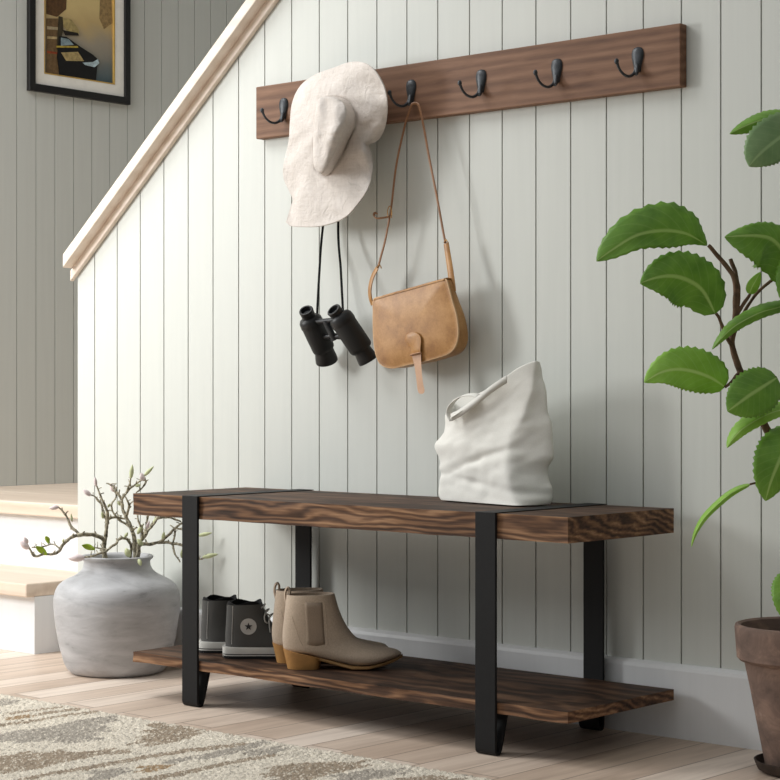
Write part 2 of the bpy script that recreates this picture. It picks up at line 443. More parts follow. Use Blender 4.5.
lay = [([(170,-200),(310,-200),(300,60),(240,110),(170,90)], (92,66,40), 'print_trees'),
       ([(520,-60),(590,-60),(600,150),(545,190),(515,120)], (150,124,82), 'print_far_tree'),
       ([(170,120),(245,120),(250,484),(170,472)], (112,88,58), 'print_dock'),
       ([(175,170),(300,185),(300,200),(175,190)], (176,160,128), 'print_dock_rail'),
       ([(175,235),(245,240),(245,255),(175,252)], (186,164,120), 'print_dock_plank'),
       ([(175,330),(240,340),(240,352),(175,345)], (150,70,40), 'print_dock_red'),
       ([(248,105),(275,112),(278,200),(262,260),(245,330),(235,320)], (62,54,36), 'print_prow'),
       ([(275,118),(330,128),(378,190),(380,220),(300,200),(280,170)], (164,146,96), 'print_far_boat'),
       ([(275,196),(372,214),(380,232),(290,230)], (34,28,22), 'print_boat_shade'),
       ([(250,235),(300,240),(390,305),(470,355),(512,395),(498,440),(490,526),(252,488),(236,370)], (20,18,18), 'print_hull'),
       ([(262,245),(312,255),(345,292),(262,298)], (132,150,156), 'print_stern'),
       ([(232,298),(372,300),(374,312),(232,310)], (176,152,62), 'print_thwart'),
       ([(262,342),(372,338),(412,398),(296,396)], (168,148,100), 'print_boards'),
       ([(400,408),(470,404),(502,384),(510,412),(480,438),(420,424)], (176,194,200), 'print_bow')]
b = MB(); mats = []
for i, (pts, col, nm) in enumerate(lay):
    vs, fs, m = art(pts, col, nm, .0005+.0003*i); mats.append(m); b.add(vs, fs, i)
b.build('print_boat', mats, pr, smooth=0)

# ------------------------------------------------------------------ coat rack
RX0, RX1, RY, RZ0, RZ1 = .6164, 1.7908, -.0235, 1.2712, 1.3939
rk = thing('coat_rack', 'long brown wooden wall rack with black double hooks', 'coat rack', ((RX0+RX1)/2, 0, RZ0))
mb = MB(); mb.box(RX0, RX1, RY, -.0003, RZ0, RZ1); mb.build('board', M['rack'], rk, smooth=0, bevel=.002)
HX = [.7089, .9045, 1.1000, 1.2960, 1.4940, 1.6921]
HZ = 1.335
def make_hook(x):
    b = MB()
    prof = [(.0235, .003, .002, 0), (.0222, .0080, .0040, 0), (.0185, .0120, .0056, 0), (.011, .0142, .0062, 0), (.002, .0138, .0064, 0), (-.007, .0112, .0066, 0), (-.016, .0086, .0068, 0), (-.026, .0068, .0060, 0)]
    # teardrop plate: rings stacked in z
    rings = []
    for z, wd, th, _ in prof:
        wd = max(wd, .001); th = max(th, .001)
        rings.append([Vector((x+math.cos(a)*wd, RY-.0002-max(0, math.sin(a))*th, HZ+z)) for a in [2*PI*k/16 for k in range(16)]])
    b.loft(rings)
    hk = b.build('hook', M['iron'], rk, smooth=60)
    b = MB()
    path = catmull([(x, RY-.004, HZ-.014), (x-.001, RY-.010, HZ-.028), (x-.002, RY-.026, HZ-.0370), (x-.003, RY-.044, HZ-.0355), (x-.005, RY-.057, HZ-.026), (x-.006, RY-.065, HZ-.012)], 18)
    b.tube(path, [.0048, .0036, .0030, .0028, .0026, .0032], 10)
    b.ball(path[-1], .0047, 10, sc=(1,1,1.3))
    b.build('prong', M['iron'], hk, smooth=60)
    b = MB()
    path = catmull([(x+.002, RY-.004, HZ-.012), (x+.004, RY-.009, HZ-.024), (x+.0055, RY-.012, HZ-.030), (x+.006, RY-.016, HZ-.0325)], 10)
    b.tube(path, [.0046, .0042, .0038, .0034], 10); b.build('prong', M['iron'], hk, smooth=60)
for x in HX: make_hook(x)

# ------------------------------------------------------------------ bench
BX0, BX1, BYF, BYB, BZT, BZB = .5965, 1.7849, -.385, -.0375, .451, .4037
SZT, SZB = .1000, .0787
bn = thing('storage_bench', 'rustic brown plank bench with low shelf and black metal strap legs', 'bench', ((BX0+BX1)/2, (BYF+BYB)/2, 0))
def plank(name, z0, z1, seed, amp, nx=90):
    b = MB(); rings = []
    nz, ny = 5, 8
    for i in range(nx+1):
        x = lerp(BX0, BX1, i/nx); r = []
        pts = [(BYF, z1-(z1-z0)*k/nz) for k in range(nz+1)] + [(lerp(BYF, BYB, k/ny), z0) for k in range(1, ny+1)] + [(BYB, z0+(z1-z0)*k/nz) for k in range(1, nz+1)] + [(lerp(BYB, BYF, k/ny), z1) for k in range(1, ny)]
        for (y, z) in pts:
            d = noise.noise(Vector((x*9+seed, z*45, seed)))*amp
            d2 = noise.noise(Vector((x*22+seed, 3.1, seed*2)))*amp*.5
            yy = y+(d+d2 if y < BYF+.001 else 0)
            zz = z+((noise.noise(Vector((x*14, seed, y*3)))*amp*.5) if abs(z-z0) < 1e-6 else 0)
            r.append(Vector((x, yy, zz)))
        rings.append(r)
    b.loft(rings)
    m = len(rings[0])
    for i_, f_ in enumerate(b.f):        # front edge and two ends get paler colour stops than the other faces
        if len(f_) > 4 or (f_[0] % m < nz and max(q_ % m for q_ in f_) <= nz): b.mi[i_] = 1
    return b.build(name, [M['bench'], M['bench_edge']], bn, smooth=30)
plank('seat_top', BZB, BZT, 3, .0022)
plank('shelf', SZB, SZT, 11, .0032)
LEGX = [(.7655, .8135), (1.5765, 1.6245)]
th = .006
def make_leg(x0, x1, front):
    s = -1 if front else 1; y0 = BYF-.0018 if front else BYB
    # outer face at y0+s*th, strap path in (y,z): up the face, round at the floor, back up to the shelf
    Y = lambda d: y0-s*d          # d = distance back under the shelf
    path = [(Y(-th/2), BZT+.0015), (Y(-th/2), .03), (Y(-th/2), .012)]
    for k in range(1, 7):
        a = PI*k/7*.93
        path.append((Y(-th/2+.0075-.0075*math.cos(a)), .0105-.0075*math.sin(a)))
    path += [(Y(.0165), .022), (Y(.030), SZB-.0062), (Y(.034), SZB-.0032), (Y(.06), SZB-.0031)]
    ringsA = []
    for i, (y, z) in enumerate(path):
        a = Vector((0, *path[max(i-1, 0)])); c = Vector((0, *path[min(i+1, len(path)-1)]))
        d = (c-a).normalized(); nrm = Vector((0, d.z, -d.y))*th/2
        p = Vector((0, y, z))
        ringsA.append([Vector((x0, 0, 0))+p+nrm, Vector((x1, 0, 0))+p+nrm, Vector((x1, 0, 0))+p-nrm, Vector((x0, 0, 0))+p-nrm])
    b = MB(); b.loft(ringsA); b.build('leg', M['metal'], bn, smooth=30, bevel=.0008)
for x0, x1 in LEGX:
    make_leg(x0, x1, True); make_leg(x0-.0065, x1-.0065, False)
    b = MB(); b.box(x0, x1, BYF-.0018-th, BYB+th, BZT+.0002, BZT+.0020); b.build('top_strap', M['metal'], bn, smooth=0, bevel=.0008)

# ------------------------------------------------------------------ shoes (profile rings between a back/bottom and a front/top curve)
class ShoeFrame:
    def __init__(s, org, ang): s.o = Vector(org); s.d = Vector((math.cos(ang), math.sin(ang), 0)); s.w = Vector((-math.sin(ang), math.cos(ang), 0))
    def __call__(s, l, w, z): return s.o+s.d*l+s.w*w+Vector((0, 0, z))
def shoe_rings(fr, keys, n, m, pw=2.4):
    k = catmull([(*a, *b, w) if False else (a[0], a[1], b[0]) for a, b, w in keys], n)
    k2 = catmull([(b[1], w, 0) for a, b, w in keys], n)
    out = []
    for p, q in zip(k, k2):
        A = (p[0], p[1]); B = (p[2], q[0]); w = max(q[1], .0015); r = []
        for j in range(m):
            a = 2*PI*j/m; c, s = math.cos(a), math.sin(a)
            c2 = math.copysign(abs(c)**(2/pw), c); s2 = math.copysign(abs(s)**(2/pw), s)
            r.append(fr((A[0]+B[0])/2+c2*(B[0]-A[0])/2, s2*w, (A[1]+B[1])/2+c2*(B[1]-A[1])/2))
        out.append(r)
    return out

def boot(org, ang, label, grp):
    fr = ShoeFrame(org, ang); k = .0004015
    q = lambda X, Y: ((X-140)*k, (510-Y)*k)
    t = thing('ankle_boot', label, 'boot', org, grp)
    keys = [((136,128),(384,122),.036), ((131,170),(392,150),.038), ((122,250),(412,215),.037), ((115,320),(440,276),.035), ((115,380),(474,326),.034),
            ((135,425),(510,358),.034), ((230,436),(556,378),.035), ((320,455),(594,390),.037), ((405,474),(632,398),.041), ((485,492),(668,405),.043),
            ((565,490),(698,411),.041), ((640,472),(716,418),.033), ((700,452),(728,426),.019), ((728,437),(734,431),.004)]
    keys = [(q(*a), q(*b), w) for a, b, w in keys]
    R = shoe_rings(fr, keys, 52, 36)
    # dip the collar a little at the sides
    b = MB(); b.loft(R, False, True)
    inner = shoe_rings(fr, [((a[0]+.004, a[1]), (c[0]-.004, c[1]), w-.004) for a, c, w in keys[:4]], 14, 36)
    b.loft([R[0]]+inner, False, True)
    up = b.build('upper', M['suede'], t, smooth=60)
    bvh = BVHTree.FromPolygons([tuple(v) for v in b.v], b.f)
    def onside(l, z, off, side=-1):
        h = bvh.ray_cast(fr(l, side*.2, z), fr.w*(-side)); p = h[0] if h[0] is not None else fr(l, side*.036, z)
        return p+fr.w*side*off
    for side in (-1, 1):                     # elastic gore
        rows = []
        for i in range(9):
            f = i/8; Y = lerp(160, 376, f); a, c = lerp(236, 246, f), lerp(326, 340, f)
            rows.append([onside(*q(lerp(a, c, j/6), Y+8*math.sin(PI*j/6)*(f > .9)), .0003, side) for j in range(7)])
        g = MB(); g.loft(rows, False, False, closed=False); g.build('elastic_gore', M['gore'], t, smooth=60, solid=.0005)
        s = MB()
        s.tube([onside(*q(x, y), .0001, side) for x, y in catmull2([(170,235),(190,300),(215,370),(245,392),(345,386),(352,330),(342,200),(330,150)], 26)], .0006, 6)
        s.build('seam', M['suede'], t, smooth=60)
    h = MB()
    def hr(xb, xf, yb, yf, w):
        r = []
        for j in range(28):
            a = 2*PI*j/28; c, s_ = math.cos(a), math.sin(a); f = (c+1)/2
            sq = math.copysign(abs(c)**.8, c) if c < 0 else math.copysign(abs(c)**.35, c)
            l = (xb+xf)/2+sq*(xf-xb)/2; z = lerp(yb, yf, (sq+1)/2)
            r.append(fr((l-140)*k, math.copysign(abs(s_)**.7, s_)*w, (510-z)*k))
        return r
    h.loft([hr(117,322,404,452,.0345), hr(122,318,425,462,.0335), hr(132,312,470,486,.0310), hr(141,309,509.9,509.9,.0285)])
    h.build('heel', M['heel'], t, smooth=50)
    so = MB(); rows = []
    top = [(300,450),(340,458),(405,474),(485,492),(565,492),(640,475),(700,455),(736,438)]
    wid = [(300,.026),(340,.028),(405,.036),(485,.0445),(565,.043),(640,.035),(700,.021),(736,.005)]
    for i in range(30):
        X = lerp(300, 739, i/29); z = interp(top, X)-2; w_ = interp(wid, X)
        c = 16
        rows.append([fr((X-140)*k, y*w_, (510-zz)*k) for y, zz in ((-1,z),(-.5,z-1),(.5,z-1),(1,z),(1.0,z+c*.6),(.9,min(z+c,509.8)),(-.9,min(z+c,509.8)),(-1.0,z+c*.6))])
    so.loft(rows); so.build('sole', M['sole'], t, smooth=50)
    pt_ = MB(); loop = [fr((x-140)*k, 0, (510-y)*k) for x, y in catmull2([(140,190),(128,140),(132,105),(142,92),(152,104),(154,140),(158,170)], 18)]
    pt_.tube(loop, .0026, 8, flat=2.2, up=fr.w); pt_.build('pull_tab', M['suede'], t, smooth=60)
    return t
def catmull2(pts, n):
    return [(p[0], p[1]) for p in catmull([(a, b, 0) for a, b in pts], n)]

bh = PZ(287.5, 668, SZT); BANG = math.radians(40)
boot((bh.x, bh.y, SZT+.0004), BANG, 'beige suede ankle boot nearest the front edge of the bench shelf, fully in view', 'suede boots on the shelf')
perp = Vector((-math.sin(BANG), math.cos(BANG), 0))
b2 = Vector((bh.x, bh.y, SZT+.0004))+perp*.089+Vector((math.cos(BANG), math.sin(BANG), 0))*(-.030)
boot(tuple(b2), BANG, 'beige suede ankle boot mostly hidden behind its front twin', 'suede boots on the shelf')

def sneaker(org, ang, label, grp, patch=True):
    fr = ShoeFrame(org, ang); k = .000307
    q = lambda X, Y: ((X-243)*k, (620-Y)*k)
    t = thing('high_top_sneaker', label, 'sneaker', org, grp)
    keys = [((246,246),(498,240),.033), ((244,300),(512,285),.034), ((240,380),(548,350),.0335), ((236,450),(585,400),.033), ((236,520),(640,430),.034),
            ((250,575),(700,452),.035), ((400,590),(780,470),.036), ((560,595),(860,486),.039), ((720,598),(950,500),.0405), ((880,598),(1030,520),.0415),
            ((1000,596),(1090,545),.038), ((1090,592),(1130,570),.022), ((1135,586),(1145,580),.006)]
    keys = [(q(*a), q(*c), w_) for a, c, w_ in keys]
    R = shoe_rings(fr, keys, 52, 36)
    b = MB(); b.loft(R, False, True); up = b.build('upper', M['charcoal'], t, smooth=60)
    bvh = BVHTree.FromPolygons([tuple(v) for v in b.v], b.f)
    def onside(l, z, off, side=-1):
        h = bvh.ray_cast(fr(l, side*.2, z), fr.w*(-side)); p = h[0] if h[0] is not None else fr(l, side*.034, z)
        return p+fr.w*side*off
    # lining that stands a little proud and dips inside
    b = MB(); inn = []
    for dz, s in ((0, .975), (.004, .955), (.004, .90), (-.012, .86), (-.05, .84)):
        c = sum(R[0], Vector())/36
        inn.append([c+(p-c)*s+Vector((0, 0, dz+(.0035*math.sin(4*2*PI*j/36) if dz > 0 else 0))) for j, p in enumerate(R[0])])
    b.loft(inn, False, True); b.build('lining', M['lining'], t, smooth=60)
    # rubber sidewall with a dark stripe
    def outline(w0, ext):
        pts = [(238,-.010),(226,-.004)]
        half = [(222,.0),(226,.018),(245,.028),(320,.0345),(480,.036),(640,.039),(800,.0425),(920,.0435),(1020,.0405),(1095,.030),(1140,.013),(1150,0)]
        h = catmull([(X, w_*1.0, 0) for X, w_ in half], 34)
        a = [((p[0]-243)*k, max(p[1], 0)+(ext if 0 < i < 33 else 0)) for i, p in enumerate(h)]
        return a+[(l, -w_) for l, w_ in a[-2:0:-1]]
    b = MB(); O = outline(0, 0); O2 = outline(0, .0008)
    zs = [(0, O, 0), (.006, O2, 0), (.0085, O2, 1), (.0105, O2, 0), (.0225, O2, 0), (.0245, O, 0)]
    for (za, oa, ma), (zb, ob, mb_) in zip(zs, zs[1:]):
        b.loft([[fr(l, w_, za) for l, w_ in oa], [fr(l, w_, zb) for l, w_ in ob]], za == 0, za > .02, 1 if ma == 1 or za == 0 else 0)
    b.build('rubber_sole', [M['rubber'], M['rubber_black']], t, smooth=40)
    b = MB(); rows = []
    for i in range(9):
        a = lerp(-1, 1, i/8); ww = a*.030; l = (222-243)*k-.0012+.013*abs(a)**2.2
        rows.append([fr(l, ww, .002), fr(l, ww, .0235)])
    b.loft(rows, False, False, closed=False); b.build('heel_patch', M['rubber'], t, smooth=40, solid=.0016)
    # ankle patch with a star, both sides of the shoe carry stitching only on the near one
    if patch:
        c = q(402, 393); r0 = .0176
        b = MB(); ring = [onside(c[0]+r0*math.cos(2*PI*j/32), c[1]+r0*math.sin(2*PI*j/32), .0009) for j in range(32)]
        ring2 = [onside(c[0]+r0*.5*math.cos(2*PI*j/32), c[1]+r0*.5*math.sin(2*PI*j/32), .0010) for j in range(32)]
        b.loft([ring, ring2], False, True); pa = b.build('ankle_patch', M['grey_patch'], t, smooth=0, solid=.0004)
        b = MB(); sr = .0088; pts = []
        for j in range(10):
            a = PI/2+2*PI*j/10; rr = sr if j % 2 == 0 else sr*.42
            pts.append(onside(c[0]+rr*math.cos(a), c[1]+rr*math.sin(a), .0020))
        b.add(pts+[sum(pts, Vector())/10], [(j, (j+1) % 10, 10) for j in range(10)]); b.build('star', M['star'], pa, smooth=0, solid=.0006)
    # stitched heel strip
    b = MB(); b.tube([onside(*q(x, y), .0003) for x, y in ((292,250),(290,330),(286,430),(284,520))], .0007, 6); b.build('heel_stitching', M['grey_patch'], t, smooth=60)
    # laces
    b = MB()
    for i in range(6):
        f = i/5; X, Y = lerp(505, 640, f), lerp(262, 432, f)
        l, z = q(X, Y); 
        b.tube(catmull([fr(l-.004, -.020, z-.002), fr(l+.002, -.010, z+.003), fr(l+.003, .010, z+.003), fr(l-.004, .020, z-.002)], 9), .0018, 7)
    l, z = q(545, 345)
    b.tube(catmull([fr(l+.002, -.012, z+.006), fr(l+.001, -.024, z+.004), fr(l+.001, -.030, z-.010), fr(l+.003, -.033, z-.028)], 12), .0016, 7)
    b.tube(catmull([fr(l+.002, -.012, z+.006), fr(l-.008, -.026, z+.012), fr(l-.009, -.031, z-.002), fr(l-.002, -.026, z-.008), fr(l+.002, -.014, z+.002)], 16), .0016, 7)
    b.build('lace', M['lace'], t, smooth=60)
    return t
s1 = PZ(222.5, 657.0, SZT); SANG = math.radians(44)
sneaker((s1.x+.006, s1.y+.006, SZT+.0004), SANG, 'charcoal canvas high-top sneaker with a round star patch facing out', 'canvas sneakers on the shelf')
s2 = Vector((s1.x+.006, s1.y+.006, SZT+.0004))+Vector((-math.sin(SANG), math.cos(SANG), 0))*.089+Vector((math.cos(SANG), math.sin(SANG), 0))*(-.058)
sneaker(tuple(s2), SANG, 'charcoal canvas high-top sneaker half hidden behind the bench leg', 'canvas sneakers on the shelf', False)

# ------------------------------------------------------------------ vase with magnolia branches
VX, VY = .284, -.166
vs = thing('clay_vase', 'large round grey clay vase standing on the floor beside the bench', 'vase', (VX, VY, 0))
prof = [(.0, .0005), (.104, .0005), (.111, .003), (.119, .011), (.126, .024), (.1335, .048), (.1400, .075), (.1455, .108), (.1500, .140), (.1520, .166), (.1515, .178), (.1490, .192), (.1455, .2015), (.1448, .2030), (.1432, .2055), (.1425, .2070), (.1385, .2125), (.1290, .2200), (.1170, .2265), (.1040, .2325), (.0930, .2390), (.0850, .2470), (.0808, .2550), (.0795, .2640), (.0800, .2690), (.0838, .2725), (.0868, .2755), (.0872, .2790), (.0842, .2815), (.078, .2805), (.0745, .275), (.0730, .262), (.085, .240), (.12, .215), (.135, .18), (.13, .10), (.10, .03), (0.002, .02)]
b = MB(); rings = []
n = 72
for r, z in prof:
    rings.append([Vector((VX+(r+.0008*noise.noise(Vector((math.cos(2*PI*j/n)*2, math.sin(2*PI*j/n)*2, z*25))))*math.cos(2*PI*j/n), VY+(r+.0008*noise.noise(Vector((math.cos(2*PI*j/n)*2, math.sin(2*PI*j/n)*2, z*25))))*math.sin(2*PI*j/n), z)) for j in range(n)])
b.loft(rings, True, True); b.build('body', M['clay'], vs, smooth=50)

VB = 4.557
def branch(label, paths, buds=(), leaves=()):
    """paths: list of (list of (u,v,depth offset), r0, r1); pixel positions seen from the camera, real depth per point"""
    p0 = paths[0][0][0]; base = PB(p0[0], p0[1], VB+p0[2])
    t = thing('magnolia_branch', label, 'branch', tuple(base), 'magnolia branches in the vase')
    b = MB()
    for pts, r0, r1 in paths:
        q = catmull([PB(u, v, VB+d) for u, v, d in pts], len(pts)*7)
        q = [p+Vector([noise.noise(p*60+Vector((i, 0, 0)))*.0022 for i in (0, 7, 13)]) for p in q]
        rr = [1.0*lerp(r0, r1, i/(len(q)-1))*(1+.28*noise.noise(p*110)) for i, p in enumerate(q)]
        b.tube(q, rr, 8)
        rn = random.Random(len(pts)*31+int(pts[-1][0]))
        for i_ in range(6, len(q)-3, 5):
            d_ = Vector((rn.uniform(-1, 1), rn.uniform(-.5, .5), rn.uniform(.1, 1))).normalized(); L_ = rn.uniform(.006, .016)
            b.tube([q[i_], q[i_]+d_*L_*.5+Vector((0, 0, .001)), q[i_]+d_*L_], [rr[i_]*.7, rr[i_]*.5, rr[i_]*.45], 6)
    b.build('stem', M['bark'], t, smooth=60)
    for (u, v, d, du, dv, L, w_, mat) in buds:
        a = PB(u, v, VB+d); c = PB(u+du, v+dv, VB+d-.004); ax = (c-a).normalized()*L*1.2; w_ *= 1.35
        m = MB(); m.tube([a-ax*.1, a+ax*.1, a+ax*.35, a+ax*.6, a+ax*.85, a+ax], [w_*.35, w_*.8, w_, w_*.85, w_*.45, w_*.06], 10)
        m.build('bud', M[mat], t, smooth=60)
    for (u, v, d, du, dv, L, w_, mat) in leaves:
        a = PB(u, v, VB+d); c = PB(u+du, v+dv, VB+d-.01); ax = (c-a).normalized()*L
        sd = ax.cross(ray(390, 390)).normalized(); up = sd.cross(ax).normalized()
        m = MB(); rows = []
        for i in range(9):
            f = i/8; ww = w_*math.sin(PI*min(1, f*.94+.05))**.8
            rows.append([a+ax*f+sd*ww*s+up*abs(s)*ww*.4+up*.004*math.sin(PI*f) for s in (-1, -.5, 0, .5, 1)])
        m.loft(rows, False, False, closed=False); m.build('leaf', M[mat], t, smooth=60, solid=.0008)
branch('magnolia branch stretching left towards the steps with bright green leaves and a white bud',
       [([(108,572,.02),(104.6,551.5,.01),(103,539,-.01),(94,535,-.03),(83,534.6,-.05),(70.8,537.7,-.07),(62,546,-.08),(58,552,-.08),(44,554.5,-.09),(33.8,556,-.1),(30.5,550,-.1),(27,546,-.1)], .0058, .002),
        ([(79,535,-.055),(72,527,-.05),(67,518,-.045),(62,511,-.045),(58,506.5,-.045)], .0042, .0018),
        ([(60,549,-.08),(53,544,-.07),(45,546,-.075),(38,548,-.08),(31,547.5,-.09)], .002, .0014)],
       [(58,507,-.045,-9,1.5,.018,.0042,'bud'), (28,548,-.1,-6,-5,.022,.0062,'bud'), (27,543,-.1,-2,-4,.014,.0045,'bud'), (72,521,-.045,-1,-8,.016,.0022,'bud_green'), (63,542,-.08,1,-4,.008,.002,'bud_green')],
       [(47,555,-.095,-12,-9,.034,.0075,'sprig'), (49,544,-.07,-4,-9,.022,.0055,'sprig')])
branch('magnolia branch crossing low over the rim with a pink bud and olive leaf at left',
       [([(128,570,.05),(131,546,.02),(123,537.7,-.03),(114,545,-.07),(104,552,-.10),(92,556,-.115),(83,557.7,-.12)], .0042, .0020),
        ([(108,550,-.09),(99,548.5,-.09),(91,548.5,-.1)], .0024, .0014)],
       [(83,557.7,-.12,-11,.5,.030,.0068,'bud'), (125,537,-.03,3,-5,.012,.003,'bud_green')],
       [(95,549.5,-.1,-14,-4.5,.033,.007,'sprig')])
branch('twin tipped magnolia branch rising upright at the left of the vase mouth',
       [([(106,572,.0),(104,548.5,.0),(106,533,.0),(106.5,520.8,.0),(104,512,.005),(101.5,505,.01),(96,498,.01),(90,495,.01)], .0054, .0018),
        ([(107.5,524,.0),(107.5,514,-.01),(105,507,-.015),(103,501,-.02),(99,493,-.02),(95.8,485,-.02)], .0044, .0018),
        ([(107,520,.0),(113,517.5,.01),(120,518,.02),(125,519,.02)], .0036, .0024)],
       [(90,495,.01,-5,-4,.018,.0046,'bud'), (96,485.5,-.02,-1,-8,.018,.0034,'bud'), (103,518,0,-1,-5,.014,.0028,'bud_green'), (108,507,-.01,2,-3,.01,.0024,'bud_green')])
branch('tall forked magnolia branch at the middle of the vase with buds over the bench end',
       [([(136,572,.0),(135,551.5,.0),(134.5,539,.0),(131,528,.0),(126.5,518,.005),(123,508,.01),(122,499,.01),(129,490,.01),(136,484,.01),(143.5,479,.01)], .0064, .0019),
        ([(122,501,.01),(117,492.5,.015),(112,486,.02),(106,483,.02)], .0036, .0016),
        ([(127,492,.01),(129.5,484,.0),(131,476,-.005)], .003, .0016),
        ([(126,517,.0),(129,507,-.01),(127,500,-.02),(124,494,-.02)], .0034, .0018),
        ([(134,536,.0),(129,526,.03),(120,520,.03),(113,512,.03),(112,504,.03),(116,496,.03),(114.5,490,.03)], .0034, .0016),
        ([(143,480,.01),(146,481,.01),(142,488,.01),(136,493,.01)], .0026, .0018)],
       [(143,480,.01,-1.5,-6,.016,.0050,'bud'), (145,475,.01,8,-8,.026,.0036,'bud_green'), (131,477,-.005,1,-9,.026,.0042,'bud_green'), (114.6,491,.03,-2.5,-5,.018,.0056,'bud'), (136,486,.01,4,-1,.012,.003,'bud_green'), (120,505,.02,-2,-4,.01,.003,'bud_green')])
branch('magnolia branch spreading right behind the front bench leg with hanging twig',
       [([(134,572,.0),(136,552,.01),(140,545,.01),(150,544,.02),(160,542.5,.02),(172,543,.015),(181.5,545.4,.01),(192,552,.0),(199,559,-.01),(205,557,-.01)], .0052, .0018),
        ([(159,543,.02),(166,537,.02),(176,528,.015),(184.6,520.8,.01),(192,517,.0)], .004, .0018),
        ([(172.5,543,.015),(173.5,550,.01),(176,556,.005),(180,562,.0)], .0028, .0016),
        ([(175.5,529,.015),(174.5,536,.015),(173.5,542,.015)], .0026, .002),
        ([(175,528,.015),(183,530,.01),(192,533,.0),(199,535.5,-.01)], .0026, .0014)],
       [(204,557,-.01,12,-2.5,.030,.0044,'bud_green'), (199,535.5,-.01,12,-2.5,.028,.0036,'bud_green'), (163,540,.02,1,-8,.018,.0036,'bud_green'), (182,557,.01,0,-8,.016,.0036,'bud_green')])
branch('short magnolia branch of clustered twigs just under the bench top end',
       [([(138,572,.01),(138,552,-.01),(140,542,-.02),(147,533,-.02),(152,525,-.02),(157,519,-.01),(166,517,.0),(174,519,.01),(181,521.5,.02)], .0056, .002),
        ([(142,540,-.02),(142,530,-.04),(139,522,-.05),(137,514,-.05)], .0036, .0018),
        ([(144,537,-.02),(146,528,.0),(147,520,.01),(149,512,.01)], .0036, .002),
        ([(148,531,-.02),(154,524,-.04),(158,517,-.04),(161,512,-.04)], .003, .0018),
        ([(166,517,.0),(167.5,512,.0),(169,507,.01)], .0032, .002)],
       [(138,533,-.04,4,-7,.022,.0042,'bud_green'), (142,545,-.03,-4,-5,.016,.0045,'bud_green'), (154,523,-.03,3,-6,.016,.0032,'bud_green'), (147,528,-.04,2,-6,.016,.003,'bud'), (129,556,-.06,-2,-5,.018,.006,'bud_green'), (139,560,-.07,1,3,.014,.004,'bud_green')])

# ------------------------------------------------------------------ sun hat
HC = (332, 133)
def polar(outline, n):
    """pixel outline -> n radii by angle round HC"""
    pts = catmull([(a, c, 0) for a, c in outline], 240, True); res = []
    ang = [(math.atan2(p[1]-HC[1], p[0]-HC[0]), p) for p in pts]
    for j in range(n):
        a = -PI+2*PI*j/n
        res.append(min(ang, key=lambda q: abs((q[0]-a+PI) % (2*PI)-PI))[1])
    return res
brim = [(290.4,121),(292.8,102),(301,85.6),(315.3,74.9),(334.3,67.8),(350.9,62),(365,63),(375.8,71.3),(384,85.6),(387.6,102),(386.5,121),(381.5,135.4),(375,141.8),(368.5,145),(371.5,156),(372.7,170),(368.7,187.5),(358,204),(343.8,218.4),(322.4,226),(301,226.9),(287,224.5),(288.5,213.6),(293,201),(289.5,191),(284.5,180.4),(283.3,168.6),(286.2,154.3),(289.2,140)]
base = [(322,100),(334.3,97),(347,101),(355,111.7),(356,124),(349.5,140),(340,159),(329,174.8),(321,174),(316,166),(315,150),(316,130),(318,114)]
ctop = [(318.5,99),(330,96.6),(341,101),(346.5,111),(345,126),(339,142),(331,160),(323,173),(316.5,170.5),(313.4,163),(313,148),(313.6,130),(315.5,112)]
NH = 120
ro, rb, rt = polar(brim, NH), polar(base, NH), polar(ctop, NH)
ht = thing('sun_hat', 'wide brimmed cream linen sun hat hung on the wooden rack', 'hat', tuple(P(336, 100, -.04)))
b = MB(); rings = []
for f in (1.0, .985, .9, .8, .7, .6, .5, .4, .3, .2, .1, .0):
    r = []
    for j in range(NH):
        a = -PI+2*PI*j/NH
        u = lerp(rb[j][0], ro[j][0], f); v = lerp(rb[j][1], ro[j][1], f)
        y = -.088+.014*f*math.sin(2*a+.6)+.018*f*f*math.sin(3*a+1.2)+.014*f*noise.noise(Vector((math.cos(a)*2, math.sin(a)*2, f*2)))
        y += .030*f*f*(1 if True else 0)*max(0, math.cos(a+PI*.85))   # left side falls back towards the wall
        y -= .020*math.exp(-((u-364)/13)**2-((v-150)/14)**2)           # lifted fold at the right
        y -= .004*f*noise.noise(Vector((u*.09, v*.09, 3)))
        r.append(P(u, v, min(y, -.031 if v < 140 else -.012)))
    rings.append(r)
b.loft(rings, False, False)
hb = b.build('brim', M['linen'], ht, smooth=80, solid=.0025)
b = MB(); rings = []
for f in (0, .12, .3, .5, .7, .85, .95, 1.0):
    e = 1-(1-f)**1.6
    r = []
    for j in range(NH):
        u = lerp(rb[j][0], rt[j][0], e); v = lerp(rb[j][1], rt[j][1], e)
        r.append(P(u, v, -.087-.074*f**.8))
    rings.append(r)
cu, cv = 326.5, 134
for f in (.93, .8, .6, .4, .2, .02):
    r = []
    for j in range(NH):
        du, dv = rt[j][0]-cu, rt[j][1]-cv
        u, v = cu+du*f, cv+dv*f
        # pinch along the long axis (upper part) of the crown
        s = (v-cv)/40; tcr = ((u-(cu-3+6*0))-(-s*5))/9
        pinch = .016*math.exp(-tcr*tcr*1.6)*(1-f**3)*(1 if s < .35 else max(0, 1-(s-.35)*2))
        r.append(P(u, v, -.161-.026*(1-f*f)+pinch+.007*noise.noise(Vector((u*.11, v*.11, 5)))*(1-f**4)))
    rings.append(r)
b.loft(rings, False, True); b.build('crown', M['linen'], ht, smooth=80)
b = MB()
b.tube(catmull([P(p[0], p[1], -.090) for p in rb[::6]], 90, True), .0011, 6); b.build('seam', M['linen'], ht, smooth=60)

